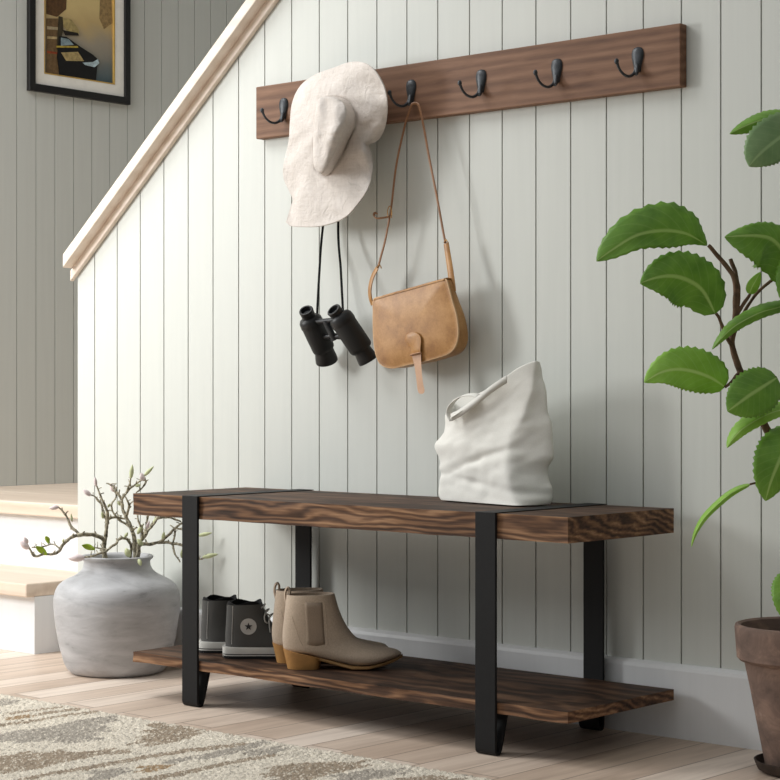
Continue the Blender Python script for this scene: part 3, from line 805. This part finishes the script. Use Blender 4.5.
# ------------------------------------------------------------------ binoculars
bi = thing('binoculars', 'black binoculars hanging by a thin strap below the sun hat', 'binoculars', tuple(P(337, 335, -.06)))
def bino(e, sh, bb, oo, y0, rb, rob, re):
    """eyepiece, shoulder, body end and objective centres in the photo; y0 real distance from the wall"""
    def q(f, a, c, y): return P(lerp(a[0], c[0], f), lerp(a[1], c[1], f), y)
    Y = lambda t: y0-.030+.046*t                    # the top leans out towards the room, the objectives rest near the wall
    E, A, B_, O = P(*e, Y(-.42)), P(*sh, Y(0)), P(*bb, Y(.85)), P(*oo, Y(1.15))
    def run(p0, p1, prof, n, name, mat, par, hollow=0):
        d = (p1-p0).normalized(); nrm = (Vector((0, 0, 1))-d*d.z).normalized(); bi_ = d.cross(nrm)
        R_ = lambda f, r: [p0.lerp(p1, f)+nrm*math.cos(2*PI*k_/n)*r+bi_*math.sin(2*PI*k_/n)*r for k_ in range(n)]
        rr = [R_(f, r) for f, r in prof]
        if hollow: rr = [R_(hollow, prof[0][1]*.70), R_(.0, prof[0][1]*.78), R_(-.01, prof[0][1]*.88)]+rr
        m = MB(); m.loft(rr); return m.build(name, mat, par, smooth=45)
    br = run(A, B_, [(-.02, rb*.72), (.03, rb*.95), (.1, rb), (.5, rb*1.01), (.92, rb), (.97, rb*.96), (1.02, rb*.82)], 26, 'barrel', M['blackmat'], bi)
    run(A, B_, [(-.05, rb*.70), (-.03, rb*.86), (.05, rb*1.02), (.18, rb*1.055), (.23, rb*1.03)], 26, 'shoulder', M['rubber_black'], br)
    A2 = A.lerp(B_, .06)
    ep = run(E, A2, [(.0, re*.97), (.06, re*1.04), (.26, re*1.0), (.27, re*.95), (.32, re*.95), (.33, re*1.0), (.40, re*1.0), (.41, re*.95), (.46, re*.95), (.47, re*1.0), (.7, re*.95), (1, re*.98)], 22, 'eyepiece', M['rubber_black'], br, .22)
    d = (E-A2).normalized(); run(E.lerp(A2, .21), E.lerp(A2, .215), [(0, re*.66), (1, re*.66)], 22, 'lens', M['lens'], ep)
    B2 = A.lerp(B_, .95)
    ob = run(B2, O, [(0, rob*.86), (.3, rob*.90), (.62, rob*.98), (.9, rob*1.03), (1, rob*1.0)], 26, 'objective', M['rubber_black'], br)
    run(O, O+(O-B2)*.02, [(0, rob*.80), (1, rob*.80)], 24, 'lens', M['lens'], ob)
bino((305.8,310), (309.5,318.5), (324.5,350.5), (327.0,361.5), -.056, .0258, .0250, .0160)
bino((333.2,309.4), (339.5,316.0), (362.0,349.5), (368.6,361.0), -.060, .0270, .0225, .0162)
b = MB(); b.tube([P(312,321.5,-.084), P(322,321.5,-.088), P(331,320.5,-.088), P(341,319,-.086)], [.008, .0062, .0062, .008], 12)
b.tube([P(320,337,-.066), P(334,336,-.068), P(348,337,-.070)], .007, 12); b.build('bridge', M['rubber_black'], bi, smooth=50)
b = MB(); 
b.tube([P(325.5,321,-.090), P(328,326,-.086), P(333,336.5,-.072), P(334.5,339.5,-.068)], [.0070, .0075, .0070, .0085], 18); b.build('focus_wheel', M['iron'], bi, smooth=40)
b = MB()
hookp = P(336, 0, -.05); hx = HX[1]
b.tube(catmull([P(316.8,320,-.075), P(319.5,270,-.055), P(323,226,-.035), (hx-.012, -.042, 1.285), (hx-.006, -.059, HZ-.037), (hx-.002, -.060, HZ-.0325)], 30), .0034, 6, flat=.5, up=(0,1,0))
b.tube(catmull([P(343.2,316,-.080), P(340.8,270,-.055), P(338.2,222,-.034), (hx+.010, -.042, 1.285), (hx+.004, -.059, HZ-.037), (hx-.002, -.060, HZ-.0325)], 30), .0034, 6, flat=.5, up=(0,1,0))
b.build('strap', M['cord'], bi, smooth=50)

# ------------------------------------------------------------------ satchel
sb = thing('satchel', 'tan leather satchel hanging by its long strap from a rack hook', 'bag', tuple(P(412, 320, -.05)))
fo = [(373.2,299),(384,295.7),(400,291.3),(416,287),(432,282.4),(444.2,279),(447.5,286),(451.5,301),(455,313),(457,325),(457,338),(453.5,348),(447,354),(438,357.2),(424,361.2),(408,364.6),(394,367.9),(385.5,367.2),(379,363),(375.4,355),(373.2,343),(372.4,328),(372.4,312)]
FY = -.082
def blow(outline, y, s, du=0, dv=0, n=72):
    pts = catmull([(a, c, 0) for a, c in outline], n, True)
    c = (414, 324); return [P(c[0]+(p[0]-c[0])*s+du, c[1]+(p[1]-c[1])*s+dv, y) for p in pts]
def back(outline, y, s, n=72, dz=0):
    """same bag outline shifted straight back along y"""
    pts = blow(outline, FY, s, n=n); return [Vector((p.x, y, p.z+dz)) for p in pts]
def wedge(g, sc, n=72):
    """one ring of the bag body: thin under the hinge, deeper towards the bottom"""
    out = []
    ztop_, zbot_ = P(444, 279, FY).z, P(394, 367, FY).z
    for p in blow(fo, FY, sc, n=n):
        dpt = lerp(.020, .054, min(1, max(0, (ztop_-p.z)/(ztop_-zbot_))))
        out.append(Vector((p.x, -.0755+g*dpt, p.z)))
    return out
b = MB()
b.loft([wedge(1.0, .86), wedge(.95, .93), wedge(.75, .985), wedge(.45, 1.0), wedge(.15, .99), wedge(.03, .975), wedge(0, .93)])
b.build('body', M['leather'], sb, smooth=50)
b = MB()
b.loft([back(fo, -.0760, .90), back(fo, -.0760, 1.004), back(fo, -.0785, 1.012), back(fo, -.0802, 1.008), back(fo, -.0808, .992)], True, False, 1)
b.loft([back(fo, -.0808, .992), back(fo, -.0806, .980), back(fo, -.0815, .93), back(fo, -.0835, .80), back(fo, -.0855, .55), back(fo, -.0862, .25), back(fo, -.0863, .03)], False, True, 0)
b.build('flap', [M['leather'], M['leather_edge']], sb, smooth=50)
# flap hinge over the top edge
b = MB()
tp = [(373.4,299.3),(390,294.2),(410,288.7),(430,283),(444.4,279.2)]
rows = []
for u, v in catmull2(tp, 24):
    p = P(u, v, FY); rows.append([Vector((p.x, y, p.z+dz)) for y, dz in ((-.081,-.003),(-.0795,.0010),(-.074,.0026),(-.067,.0030),(-.060,.0022),(-.0555,.0002),(-.0540,-.006))])
b.loft(rows, False, False, closed=False); b.build('flap_top', M['leather'], sb, smooth=60, solid=.0024)
def disc(cu, cv, ru, rv, y, n=28): return [P(cu+ru*math.cos(2*PI*j/n), cv+rv*math.sin(2*PI*j/n), y) for j in range(n)]
b = MB()
tab = [(405.6,339.5),(406.6,335),(410,332.3),(414,332),(418,333.4),(420.6,336.6),(421.4,341),(420.8,347),(419.8,353.5),(412.2,354.5),(411.2,348.5),(408,345.4)]
pt2 = catmull([(a, c, 0) for a, c in tab], 48, True)
b.loft([[P(p[0], p[1], -.0850) for p in pt2], [P(p[0], p[1], -.0895) for p in pt2], [P(413.5+(p[0]-413.5)*.93, 342+(p[1]-342)*.95, -.0905) for p in pt2]]); b.build('clasp_tab', M['leather'], sb, smooth=40)
b = MB(); ton = [(412.2,353),(420,352),(421,360),(421.8,372),(423.2,384),(424.6,390.5),(423,393.6),(419.4,393.4),(417.6,390),(416.4,380),(414.4,366)]
pt2 = catmull([(a, c, 0) for a, c in ton], 44, True)
b.loft([[P(p[0], p[1], -.0845) for p in pt2], [P(p[0], p[1], -.0876) for p in pt2]]); b.build('closing_strap', M['tongue'], sb, smooth=40)
b = MB(); b.tube([P(410.8,355.5,-.086), P(411.4,354.6,-.091), P(415.5,353.6,-.092), P(420.4,352.6,-.091), P(421,353.2,-.086)], .0028, 8, flat=.6); b.build('keeper', M['tongue'], sb, smooth=50)
# strap tabs at both ends, thin strap, buckle
b = MB()
b.tube(catmull([P(372.5,305,-.050), P(370.2,297,-.053), P(370.0,288,-.054), P(372.5,277,-.053), P(377.5,267.5,-.052)], 18), [.0075, .0085, .0085, .008, .0065], 10, flat=.35, up=(0.5,1,0)); b.build('strap_tab', M['leather'], sb, smooth=60)
b = MB()
b.tube(catmull([P(453.5,292,-.062), P(452.0,283,-.058), P(450.3,270,-.055), P(448.0,255,-.052), P(446.2,243.5,-.05)], 18), [.0075, .0085, .008, .0075, .0070], 10, flat=.35, up=(0,1,0)); b.build('strap_tab', M['leather'], sb, smooth=60)
b = MB()
loop = [P(411.2,106,-.044), P(413,103.8,-.043), P(415.4,103.0,-.043), P(417.6,104.0,-.043), P(419.2,107,-.044)]
b.tube(catmull([P(378,267.5,-.052), P(381,256,-.052), P(385,241,-.052), P(389.6,217,-.052), P(391.7,203.5,-.052), P(396.3,165,-.050), P(405,125,-.047)]+loop[:3], 60), .0031, 8, flat=.45, up=(0,1,0))
b.tube(catmull(loop[2:]+[P(423.0,123,-.046), P(429,157,-.048), P(437,197.7,-.050), P(444,236,-.050), P(446,244,-.050)], 60), .0031, 8, flat=.45, up=(0,1,0))
b.build('shoulder_strap', M['strap'], sb, smooth=60)
b = MB(); b.tube(catmull([P(388.2,217.5,-.055), P(387.6,211,-.056), P(389.6,206,-.056), P(391.6,211,-.056), P(391.4,218,-.055)], 20), .0011, 7); b.build('buckle', M['brass'], sb, smooth=60)
b = MB(); b.tube([P(377,268,-.054), P(379.5,264,-.056), P(381.5,268.5,-.054)], .0013, 7); b.build('strap_loop', M['brass'], sb, smooth=60)
b = MB(); b.tube([P(444,243,-.053), P(446,239.5,-.054), P(448.4,243,-.053)], .0013, 7); b.build('strap_loop', M['brass'], sb, smooth=60)
b = MB(); b.tube(catmull([P(390,216.5,-.057), P(383,217.8,-.061), P(376.5,218.2,-.064), P(373.8,215.5,-.065), P(375.2,212.6,-.064), P(377.2,213.8,-.064)], 24), .0030, 8, flat=.5, up=(0,0.6,1)); b.build('strap_end', M['strap'], sb, smooth=60)

# ------------------------------------------------------------------ tote bag
tb = thing('tote_bag', 'slouched white canvas tote bag standing on the bench', 'bag', tuple(PZ(500, 500, BZT)))
# corner curves bottom -> top: (t, u, v)
FL = [(0,441.5,499.8),(.08,438.6,493),(.2,439.4,478),(.38,441.8,460),(.52,437.2,446),(.58,438.6,441),(.68,443.2,433),(.84,444.0,424),(1,444.8,414.5)]
FR = [(0,517,506.5),(.08,514,499),(.2,508,480),(.38,506,456),(.52,510,438),(.68,522,416),(.84,531,390),(1,536.5,360.5)]
BR = [(0,550.5,505.8),(.08,553.6,495),(.16,550.6,482),(.26,548.6,466),(.33,553,455),(.52,551.6,424),(.76,545.8,389),(1,540.2,362)]
def cu(tab, t): return Vector((interp([(a, b_) for a, b_, c in tab], t), interp([(a, c) for a, b_, c in tab], t)))
def smoothc(tab):
    pts = catmull(tab, 60); return [(p[0], p[1], p[2]) for p in pts]
FL = [(a, b_-3.0*(1-a), c) for a, b_, c in FL]; BR = [(a, b_+2.0*(1-a), c) for a, b_, c in BR]
FL, FR, BR = smoothc(FL), smoothc(FR), smoothc(BR)
zt_ = BZT+.0029
def fl(t): p = cu(FL, t); return P(p.x, p.y, lerp(-.160, -.1305, t))
def frr(t): p = cu(FR, t); return P(p.x, p.y, lerp(-.212, -.150, t))
def brr(t): p = cu(BR, t); return P(p.x, p.y, lerp(-.137, -.138, t))
BLt = P(452, 400, -.085)
bl0 = Vector((1.325, -.075, zt_))
def blr(t): return bl0.lerp(BLt, t)+Vector((0, 0, 0))
lipF = catmull([P(444.8,414.5,-.1305), P(452,417,-.160), P(463,411,-.175), P(478,400.5,-.180), P(494,387,-.176), P(510,373,-.168), P(524,364.5,-.160), P(536.5,360.5,-.150)], 31)
lipB = catmull([brr(1), P(528,365,-.118), P(510,376,-.100), P(492,386,-.092), P(476,394,-.088), P(463,395,-.086), BLt], 31)
NF, NS = 30, 10
def side(A, B, t, n, lip=None):
    out = []
    for i in range(n):
        s = i/n; p = A(t).lerp(B(t), s)
        if lip is not None:
            q = lip[int(round(s*(len(lip)-1)))]; p = p+(q-A(1).lerp(B(1), s))*t**2.2
        out.append(p)
    return out
NR = 46; rings = []
for i in range(NR+1):
    t = i/NR
    r = side(fl, frr, t, NF, lipF)+side(frr, brr, t, NS)+side(brr, blr, t, NF, lipB)+side(blr, fl, t, NS)
    # soften corners
    for _ in range(2):
        m = len(r); r = [(r[k-1]+r[k]*2+r[(k+1) % m])/4 for k in range(m)]
    c = sum(r, Vector())/len(r)
    o = []
    for j, p in enumerate(r):
        d = Vector((p.x-c.x, p.y-c.y, 0)); d.normalize()
        q = p*1.0
        amp = .0075*min(1, t*5+.15)*(1-.55*t)
        wv = noise.noise(Vector((p.x*13+2, p.y*13, p.z*24)))*amp+noise.noise(Vector((p.x*30, p.y*30+4, p.z*52)))*amp*.5+noise.noise(Vector((p.x*62, p.y*62+9, p.z*75)))*amp*.28
        fold = .010*math.exp(-((p.z-.535-.25*(p.x-1.4)+.03*noise.noise(Vector((p.x*8, 1, 2))))/.008)**2)*(1 if j < NF else .3)
        fold2 = .007*math.exp(-((p.z-.492+.12*(p.x-1.42))/.007)**2)*(1 if j < NF+NS else .3)
        belly = .010*math.sin(PI*min(1, t*1.1))**2
        q += d*(wv+belly*.5-fold*.7-fold2*.7)
        if t == 0: q.z = zt_
        else: q.z = max(q.z+.35*wv, zt_+.0005*i)
        o.append(q)
    rings.append(o)
b = MB(); b.loft([[lerp(p, sum(rings[0], Vector())/len(rings[0]), .02)-Vector((0,0,0)) for p in rings[0]]]+rings, True, False)
b.build('body', M['canvas'], tb, smooth=80, solid=.0016, sub=1)
def ribbon(path, w_, up, name, mat, par, th=.0018):
    path = [Vector(p) for p in path]; rows = []
    for i, p in enumerate(path):
        rows.append([p-Vector(up[i] if isinstance(up, list) else up)*w_/2, p+Vector(up[i] if isinstance(up, list) else up)*w_/2])
    m = MB(); m.loft(rows, False, False, closed=False); return m.build(name, mat, par, smooth=70, solid=th)
hp = catmull([P(452.5,420,-.168), P(449.2,413,-.170), P(450.5,406,-.172), P(455,400.5,-.176), P(462,396,-.178), P(470,394.5,-.180), P(476.5,395.5,-.181), P(477,399,-.183), P(470,405.5,-.186), P(461,412,-.187), P(453,417,-.184)], 44)
ribbon(hp, .016, (.35,.75,.35), 'handle', M['canvas'], tb)
hp2 = catmull([P(451,417.5,-.186), P(459,413.5,-.190), P(468,407.5,-.193), P(478,400,-.194), P(489,391,-.191), P(499,384,-.186), P(507,379,-.180)], 34)
ribbon(hp2, .017, (.10,-.15,.95), 'handle', M['canvas'], tb)

# ------------------------------------------------------------------ potted plant
PXC, PYC = 2.123, -.141
so = thing('plant_saucer', 'dark round saucer under the terracotta pot', 'saucer', (PXC, PYC, 0))
b = MB(); b.lathe([(.0005, .001), (.072, .001), (.080, .006), (.0865, .022), (.0835, .0225), (.077, .009), (.0005, .008)], 56, (PXC, PYC, 0)); b.build('dish', M['saucer'], so, smooth=50)
pp = thing('potted_plant', 'tall green leafy plant in a weathered terracotta pot at right', 'plant', (PXC, PYC, .0085))
b = MB()
b.lathe([(.0005, .0086), (.064, .0086), (.0665, .012), (.080, .080), (.0935, .150), (.1025, .192), (.1035, .1965), (.1115, .199), (.1165, .204), (.1195, .245), (.1205, .257), (.119, .2625), (.114, .264), (.109, .261), (.1065, .250), (.104, .225), (.0005, .222)], 72, (PXC, PYC, 0)); b.build('pot', M['terracotta'], pp, smooth=40)
b = MB(); rings = []
for i in range(9):
    r = .1055*i/8
    rings.append([Vector((PXC+r*math.cos(2*PI*j/40), PYC+r*math.sin(2*PI*j/40), .232+.004*noise.noise(Vector((r*40*math.cos(2*PI*j/40), r*40*math.sin(2*PI*j/40), 1)))))for j in range(40)])
b.loft(rings, False, False); b.build('soil', M['soil'], pp, smooth=60)
D = 3.30
def stem(paths):
    b = MB()
    for pts, r0, r1 in paths:
        q = catmull([PB(u, v, D+d) for u, v, d in pts], len(pts)*6)
        q = [p+Vector([noise.noise(p*50+Vector((i, 0, 0)))*.0015 for i in (0, 7, 13)]) for p in q]
        b.tube(q, [lerp(r0, r1, i/(len(q)-1))*(1+.15*noise.noise(p*90)) for i, p in enumerate(q)], 9)
    b.build('stem', M['stem'], pp, smooth=60)
stem([([(803,632,.05),(800,580,.04),(795,520,.03),(785,470,.02),(772,440,.0),(764,424,-.01),(751,392,-.01),(740,370,.0),(732,346,.0),(735,325,.0),(735.5,300,.0),(735,281,.0),(729,270,.0),(718,256,.0),(708,245.5,.0)], .0085, .0034),
      ([(737,312,.0),(738,290,.0),(735,272,.01),(731,259,.015)], .0046, .0038),
      ([(736,318,.0),(742,306,.0),(747,299,.0),(750,294,-.005)], .0036, .0026),
      ([(738,330,.0),(745,310,.015),(760,290,.02),(785,270,.02)], .003, .003),
      ([(734,350,.0),(727.5,338,-.01),(720,320,-.02),(716,314,-.025)], .0036, .0028),
      ([(772,440,.0),(790,425,.0),(797,412,.0)], .004, .003), ([(786,475,.02),(768,480,.01),(750,484.5,.0)], .0026, .0020),
      ([(750,392,-.01),(770,380,-.03),(776,377,-.04)], .003, .0024), ([(800,585,.04),(798,560,.03),(797,570,.02)],.003,.003),
      ([(740,372,0),(731,382,-.01),(725,387,-.01)], .003, .0024), ([(795,470,.03),(800,330,.03),(803,200,.03),(801,118,.03)], .006, .0035)])
def leaf(mid, wa, wb, da, db, mat='leaf', teeth=.045, nl=30, sharp=1.0, skew=.0, slim=False):
    """mid: [(u,v,depth)] from base to tip; wa/wb: half widths in metres on the two sides; da/db: how far the sides fall back (+) or come forward"""
    wa, wb, da, db = wb, wa, db, da
    q = catmull([PB(u, v, D+d) for u, v, d in mid], nl+1)
    rows = []; uv = []
    px = D/F
    for i, p in enumerate(q):
        f = i/nl
        d = (q[min(i+1, nl)]-q[max(i-1, 0)]).normalized()
        view = (p-Vector((CX, CY, CZ))).normalized()
        sd = d.cross(view).normalized()
        g = f**(1-skew)
        prof = interp([(0,.02),(.03,.34),(.08,.58),(.16,.80),(.26,.94),(.38,1.0),(.5,.98),(.62,.88),(.74,.70),(.84,.48),(.92,.25),(.97,.09),(1,0)], f)*(interp([(0,.2),(.1,.42),(.25,.72),(.45,1.0),(1,1.0)], f) if slim else 1)
        tooth = 1+teeth*(1 if i % 2 else -1)
        row = []
        for s in (-1, -.8, -.5, -.22, 0, .22, .5, .8, 1):
            ww = (wa if s < 0 else wb)*prof*(tooth if abs(s) == 1 else 1); dd = da if s < 0 else db
            row.append(p+sd*s*ww+view*dd*prof*abs(s)**1.5+view*.0015*abs(math.sin(f*28))*abs(s))
        rows.append(row)
    m = MB(); m.loft(rows, False, False, closed=False)
    o = m.build('leaf', M[mat], pp, smooth=70, solid=.0006, recalc=False)
    me = o.data; ul = me.uv_layers.new(name='UVMap'); nn = 9
    for poly in me.polygons:
        for li in poly.loop_indices:
            vi = me.loops[li].vertex_index; ul.data[li].uv = ((vi//nn)/nl, ((-1,-.8,-.5,-.22,0,.22,.5,.8,1)[vi % nn]+1)/2)
    return o
k = D/F      # metres per pixel at the plant
leaf([(707,245.5,0),(695,238,-.02),(682.6,233,-.03),(662,231,-.05),(636,236,-.06),(611,251,-.06),(596.5,261.5,-.055)], 17*k, 29*k, -.012, .03, 'leaf', slim=True)
leaf([(715.4,313.8,-.025),(703,291,-.03),(688.5,280.5,-.04),(672,276,-.05),(655,278,-.055),(640,283.5,-.05)], 28*k, 27*k, -.01, .02, 'leaf')
leaf([(797,288,.02),(786,256,.0),(774,240,-.02),(760,235.5,-.03),(742,235.5,-.035),(724.4,237,-.03)], 33*k, 15*k, -.02, .02, 'leaf')
leaf([(812,246,.0),(800,262,-.04),(790,280,-.06),(783,303,-.06)], 20*k, 18*k, .01, .01, 'leaf')
leaf([(801,118,.03),(785,117,.0),(765,119,-.01),(745,126,-.01),(729.6,134,-.005)], 12*k, 8*k, .0, .03, 'leaf')
leaf([(804,124,.03),(787,133,-.02),(769,146,-.045),(757,157,-.05),(749,166.5,-.045)], 20*k, 25*k, .0, .015, 'leaf_back')
leaf([(749.5,294,-.005),(752,287,-.01),(756,280,-.01),(760.5,272,-.005)], 6*k, 6.5*k, .0, .004, 'leaf_pale', .01)
leaf([(798,300,.02),(780,307,-.02),(759.5,313,-.04),(736,325.5,-.05),(722,338,-.05),(712,349.5,-.045)], 6*k, 8*k, .0, .03, 'leaf')
leaf([(725,387,-.01),(711,378,-.02),(693,371.5,-.03),(676,369.5,-.04),(660,373,-.045),(644,382.5,-.04)], 20*k, 24*k, -.01, .02, 'leaf_pale')
leaf([(777,377.5,-.04),(764,386,-.06),(750,395,-.07),(737,404.5,-.075),(727.5,411.5,-.07)], 24*k, 23*k, .0, .01, 'leaf')
leaf([(799,409,.0),(782,410,-.03),(764.6,416,-.05),(744,428,-.06),(733,439,-.06),(727,447.8,-.055)], 7*k, 10*k, .0, .03, 'leaf_pale')
leaf([(795,428,.01),(787,445,-.04),(779,462,-.06),(771,482,-.06),(765.5,501,-.05)], 20*k, 26*k, .01, .0, 'leaf')
leaf([(750,484.5,0),(738,489.5,-.01),(725,498,-.02),(706,516,-.03),(696,532,-.03),(691.3,547,-.025)], 3.4*k, 3.8*k, .0, .03, 'leaf_pale', .02)
leaf([(797,572,.02),(791,586,-.03),(787,600,-.05),(785,620,-.05)], 20*k, 18*k, .0, .01, 'leaf')

# ------------------------------------------------------------------ rug
def rugmat():
    n = NT('woven_pile'); n.set(.95, 0, .1)
    at = n.new('ShaderNodeVertexColor'); at.layer_name = 'pattern'
    f = n.noise(n.coord(), 420, 3, .7)
    g = n.ramp(f, [(.3, (176,172,168)), (.5, (240,238,234)), (.7, (255,255,253))])
    n.base(n.mix(.8, at.outputs[0], g, 'MULTIPLY')); n.bump(f, .6, .004)
    return n.m
M['rug'] = rugmat()
RXa, RXb, RYa, RYb = .30, 1.95, -.6035, -1.25
CREAM, TAUPE, GREY, BROWN = (245,236,221), (178,162,144), (186,178,168), (180,154,124)
shapes = []      # taupe figures of the woven pattern, (x,y) polygons with a toothed outline
def fig(pts, col):
    shapes.append(([tuple(PZ(u, v, .012))[:2] for u, v in pts], col))
Z0 = lambda X, Y: (X/6, 690+Y/6)
fig([Z0(-60,55),Z0(60,55),Z0(105,62),Z0(60,85),Z0(-60,115)], GREY)
fig([Z0(-60,160),Z0(150,120),Z0(380,96),Z0(480,100),Z0(400,118),Z0(200,150),Z0(-60,200)], BROWN) if False else None
fig([Z0(40,140),Z0(200,118),Z0(390,98),Z0(390,106),Z0(200,130),Z0(40,152)], TAUPE)
fig([Z0(40,165),Z0(200,150),Z0(230,158),Z0(110,180),Z0(40,186)], BROWN)
fig([Z0(230,140),Z0(480,108),Z0(480,122),Z0(330,142),Z0(230,158)], TAUPE)
fig([Z0(-60,212),Z0(200,182),Z0(440,140),Z0(600,126),Z0(590,140),Z0(400,160),Z0(200,196),Z0(-60,232)], TAUPE)
fig([Z0(-60,278),Z0(120,244),Z0(300,222),Z0(480,182),Z0(720,150),Z0(700,180),Z0(730,188),Z0(620,205),Z0(660,235),Z0(660,255),Z0(540,258),Z0(620,292),Z0(600,305),Z0(500,312),Z0(420,328),Z0(300,308),Z0(160,322),Z0(-60,312)], GREY)
fig([Z0(-60,410),Z0(80,390),Z0(170,366),Z0(240,390),Z0(350,360),Z0(500,378),Z0(660,350),Z0(700,362),Z0(780,362),Z0(780,382),Z0(560,402),Z0(400,436),Z0(200,482),Z0(-60,520)], TAUPE)
fig([Z0(90,540),Z0(330,490),Z0(560,452),Z0(780,412),Z0(1100,356),Z0(1450,322),Z0(1500,316),Z0(1500,336),Z0(1250,362),Z0(900,412),Z0(560,478),Z0(330,510),Z0(140,550)], TAUPE)
Z1 = lambda X, Y: (120+X/6, 700+Y/6)
fig([Z1(230,135),Z1(400,165),Z1(520,195),Z1(420,235),Z1(280,265),Z1(110,290),Z1(130,262),Z1(50,270),Z1(130,235),Z1(60,232),Z1(200,210),Z1(110,190),Z1(260,172),Z1(150,155)], TAUPE)
fig([Z1(100,400),Z1(240,398),Z1(320,395),Z1(240,425),Z1(100,448)], BROWN)
fig([Z1(-200,430),Z1(50,410),Z1(40,445),Z1(-150,500)], GREY)
fig([Z1(240,370),Z1(460,335),Z1(470,355),Z1(330,385),Z1(240,390)], GREY)
fig([Z1(500,330),Z1(780,262),Z1(900,240),Z1(860,275),Z1(660,330),Z1(500,362)], GREY)
fig([Z1(100,480),Z1(420,420),Z1(700,360),Z1(960,318),Z1(960,335),Z1(700,382),Z1(420,445),Z1(140,500)], TAUPE)
Z2 = lambda X, Y: (250+X/4.33, 690+Y/4.33)
fig([Z2(-20,262),Z2(120,248),Z2(200,250),Z2(120,275),Z2(-20,292)], GREY)
fig([Z2(60,340),Z2(180,322),Z2(330,316),Z2(530,306),Z2(470,328),Z2(520,332),Z2(420,352),Z2(300,380),Z2(250,420),Z2(80,420),Z2(110,385),Z2(40,370),Z2(90,355)], TAUPE)
fig([Z2(360,370),Z2(520,345),Z2(660,342),Z2(690,362),Z2(560,385),Z2(420,420),Z2(330,420)], GREY)
fig([(330,790),(420,776),(470,778),(440,800)], TAUPE)
# the woven figures repeat mirrored on the far half of the rug
ax_, ay_ = .43, -.62; dx_, dy_ = .8, -.6
for pl, cc in list(shapes):
    o_ = []
    for x, y in pl:
        t_ = (x-ax_)*dx_+(y-ay_)*dy_; fx_, fy_ = ax_+dx_*t_, ay_+dy_*t_
        o_.append((2*fx_-x-.02, 2*fy_-y-.02))
    shapes.append((o_, cc))
def inpoly(x, y, poly):
    c = False; n = len(poly); j = n-1
    for i in range(n):
        (xi, yi), (xj, yj) = poly[i], poly[j]
        if (yi > y) != (yj > y) and x < (xj-xi)*(y-yi)/(yj-yi)+xi: c = not c
        j = i
    return c
bbs = [(min(p[0] for p in s), max(p[0] for p in s), min(p[1] for p in s), max(p[1] for p in s)) for s, c in shapes]
step = .0030
nx, ny = int((RXb-RXa)/step), int((RYa-RYb)/step)
vsr, cols = [], []
rnd = random.Random(3)
for iy in range(ny+1):
    for ix in range(nx+1):
        x = RXa+ix*step; y = RYa-iy*step
        xe = x+(rnd.random()-.5)*step*.7; ye = y+(rnd.random()-.5)*step*.7
        xq = xe; yq = ye+.030*noise.noise(Vector((x*95, y*7, 9)))
        c = CREAM
        for (pl, cc), bb in zip(shapes, bbs):
            if bb[0] <= xq <= bb[1] and bb[2] <= yq <= bb[3] and inpoly(xq, yq, pl): c = cc
        if c is not CREAM and rnd.random() < .13: c = CREAM
        elif c is CREAM and rnd.random() < .05: c = GREY
        edge = ix in (0, nx) or iy in (0, ny)
        v_ = .9+.2*rnd.random()
        cols.append(tuple(q*v_ for q in lin(c)[:3])+(1,))
        vsr.append((xe, ye+(.0025*noise.noise(Vector((x*40, 0, 0))) if iy == 0 else 0), .001 if edge else .0095+.0055*rnd.random()))
fs = [(iy*(nx+1)+ix, (iy+1)*(nx+1)+ix, (iy+1)*(nx+1)+ix+1, iy*(nx+1)+ix+1) for iy in range(ny) for ix in range(nx)]
rg = thing('area_rug', 'cream and taupe patterned pile rug on the plank floor', 'rug', (1.1, -.9, 0))
m = MB(); m.v = vsr; m.f = fs; m.mi = [0]*len(fs)
ro_ = m.build('pile', M['rug'], rg, smooth=180, recalc=False)
ro_['kind'] = 'stuff'
ca = ro_.data.color_attributes.new('pattern', 'FLOAT_COLOR', 'POINT')
ca.data.foreach_set('color', [q for c in cols for q in c])
m = MB(); m.box(RXa+.002, RXb-.002, RYb+.002, RYa-.002, .0004, .0030); m.build('backing', M['mat'], rg, smooth=0)

for o in bpy.data.objects:
    if '_o' in o: del o['_o']
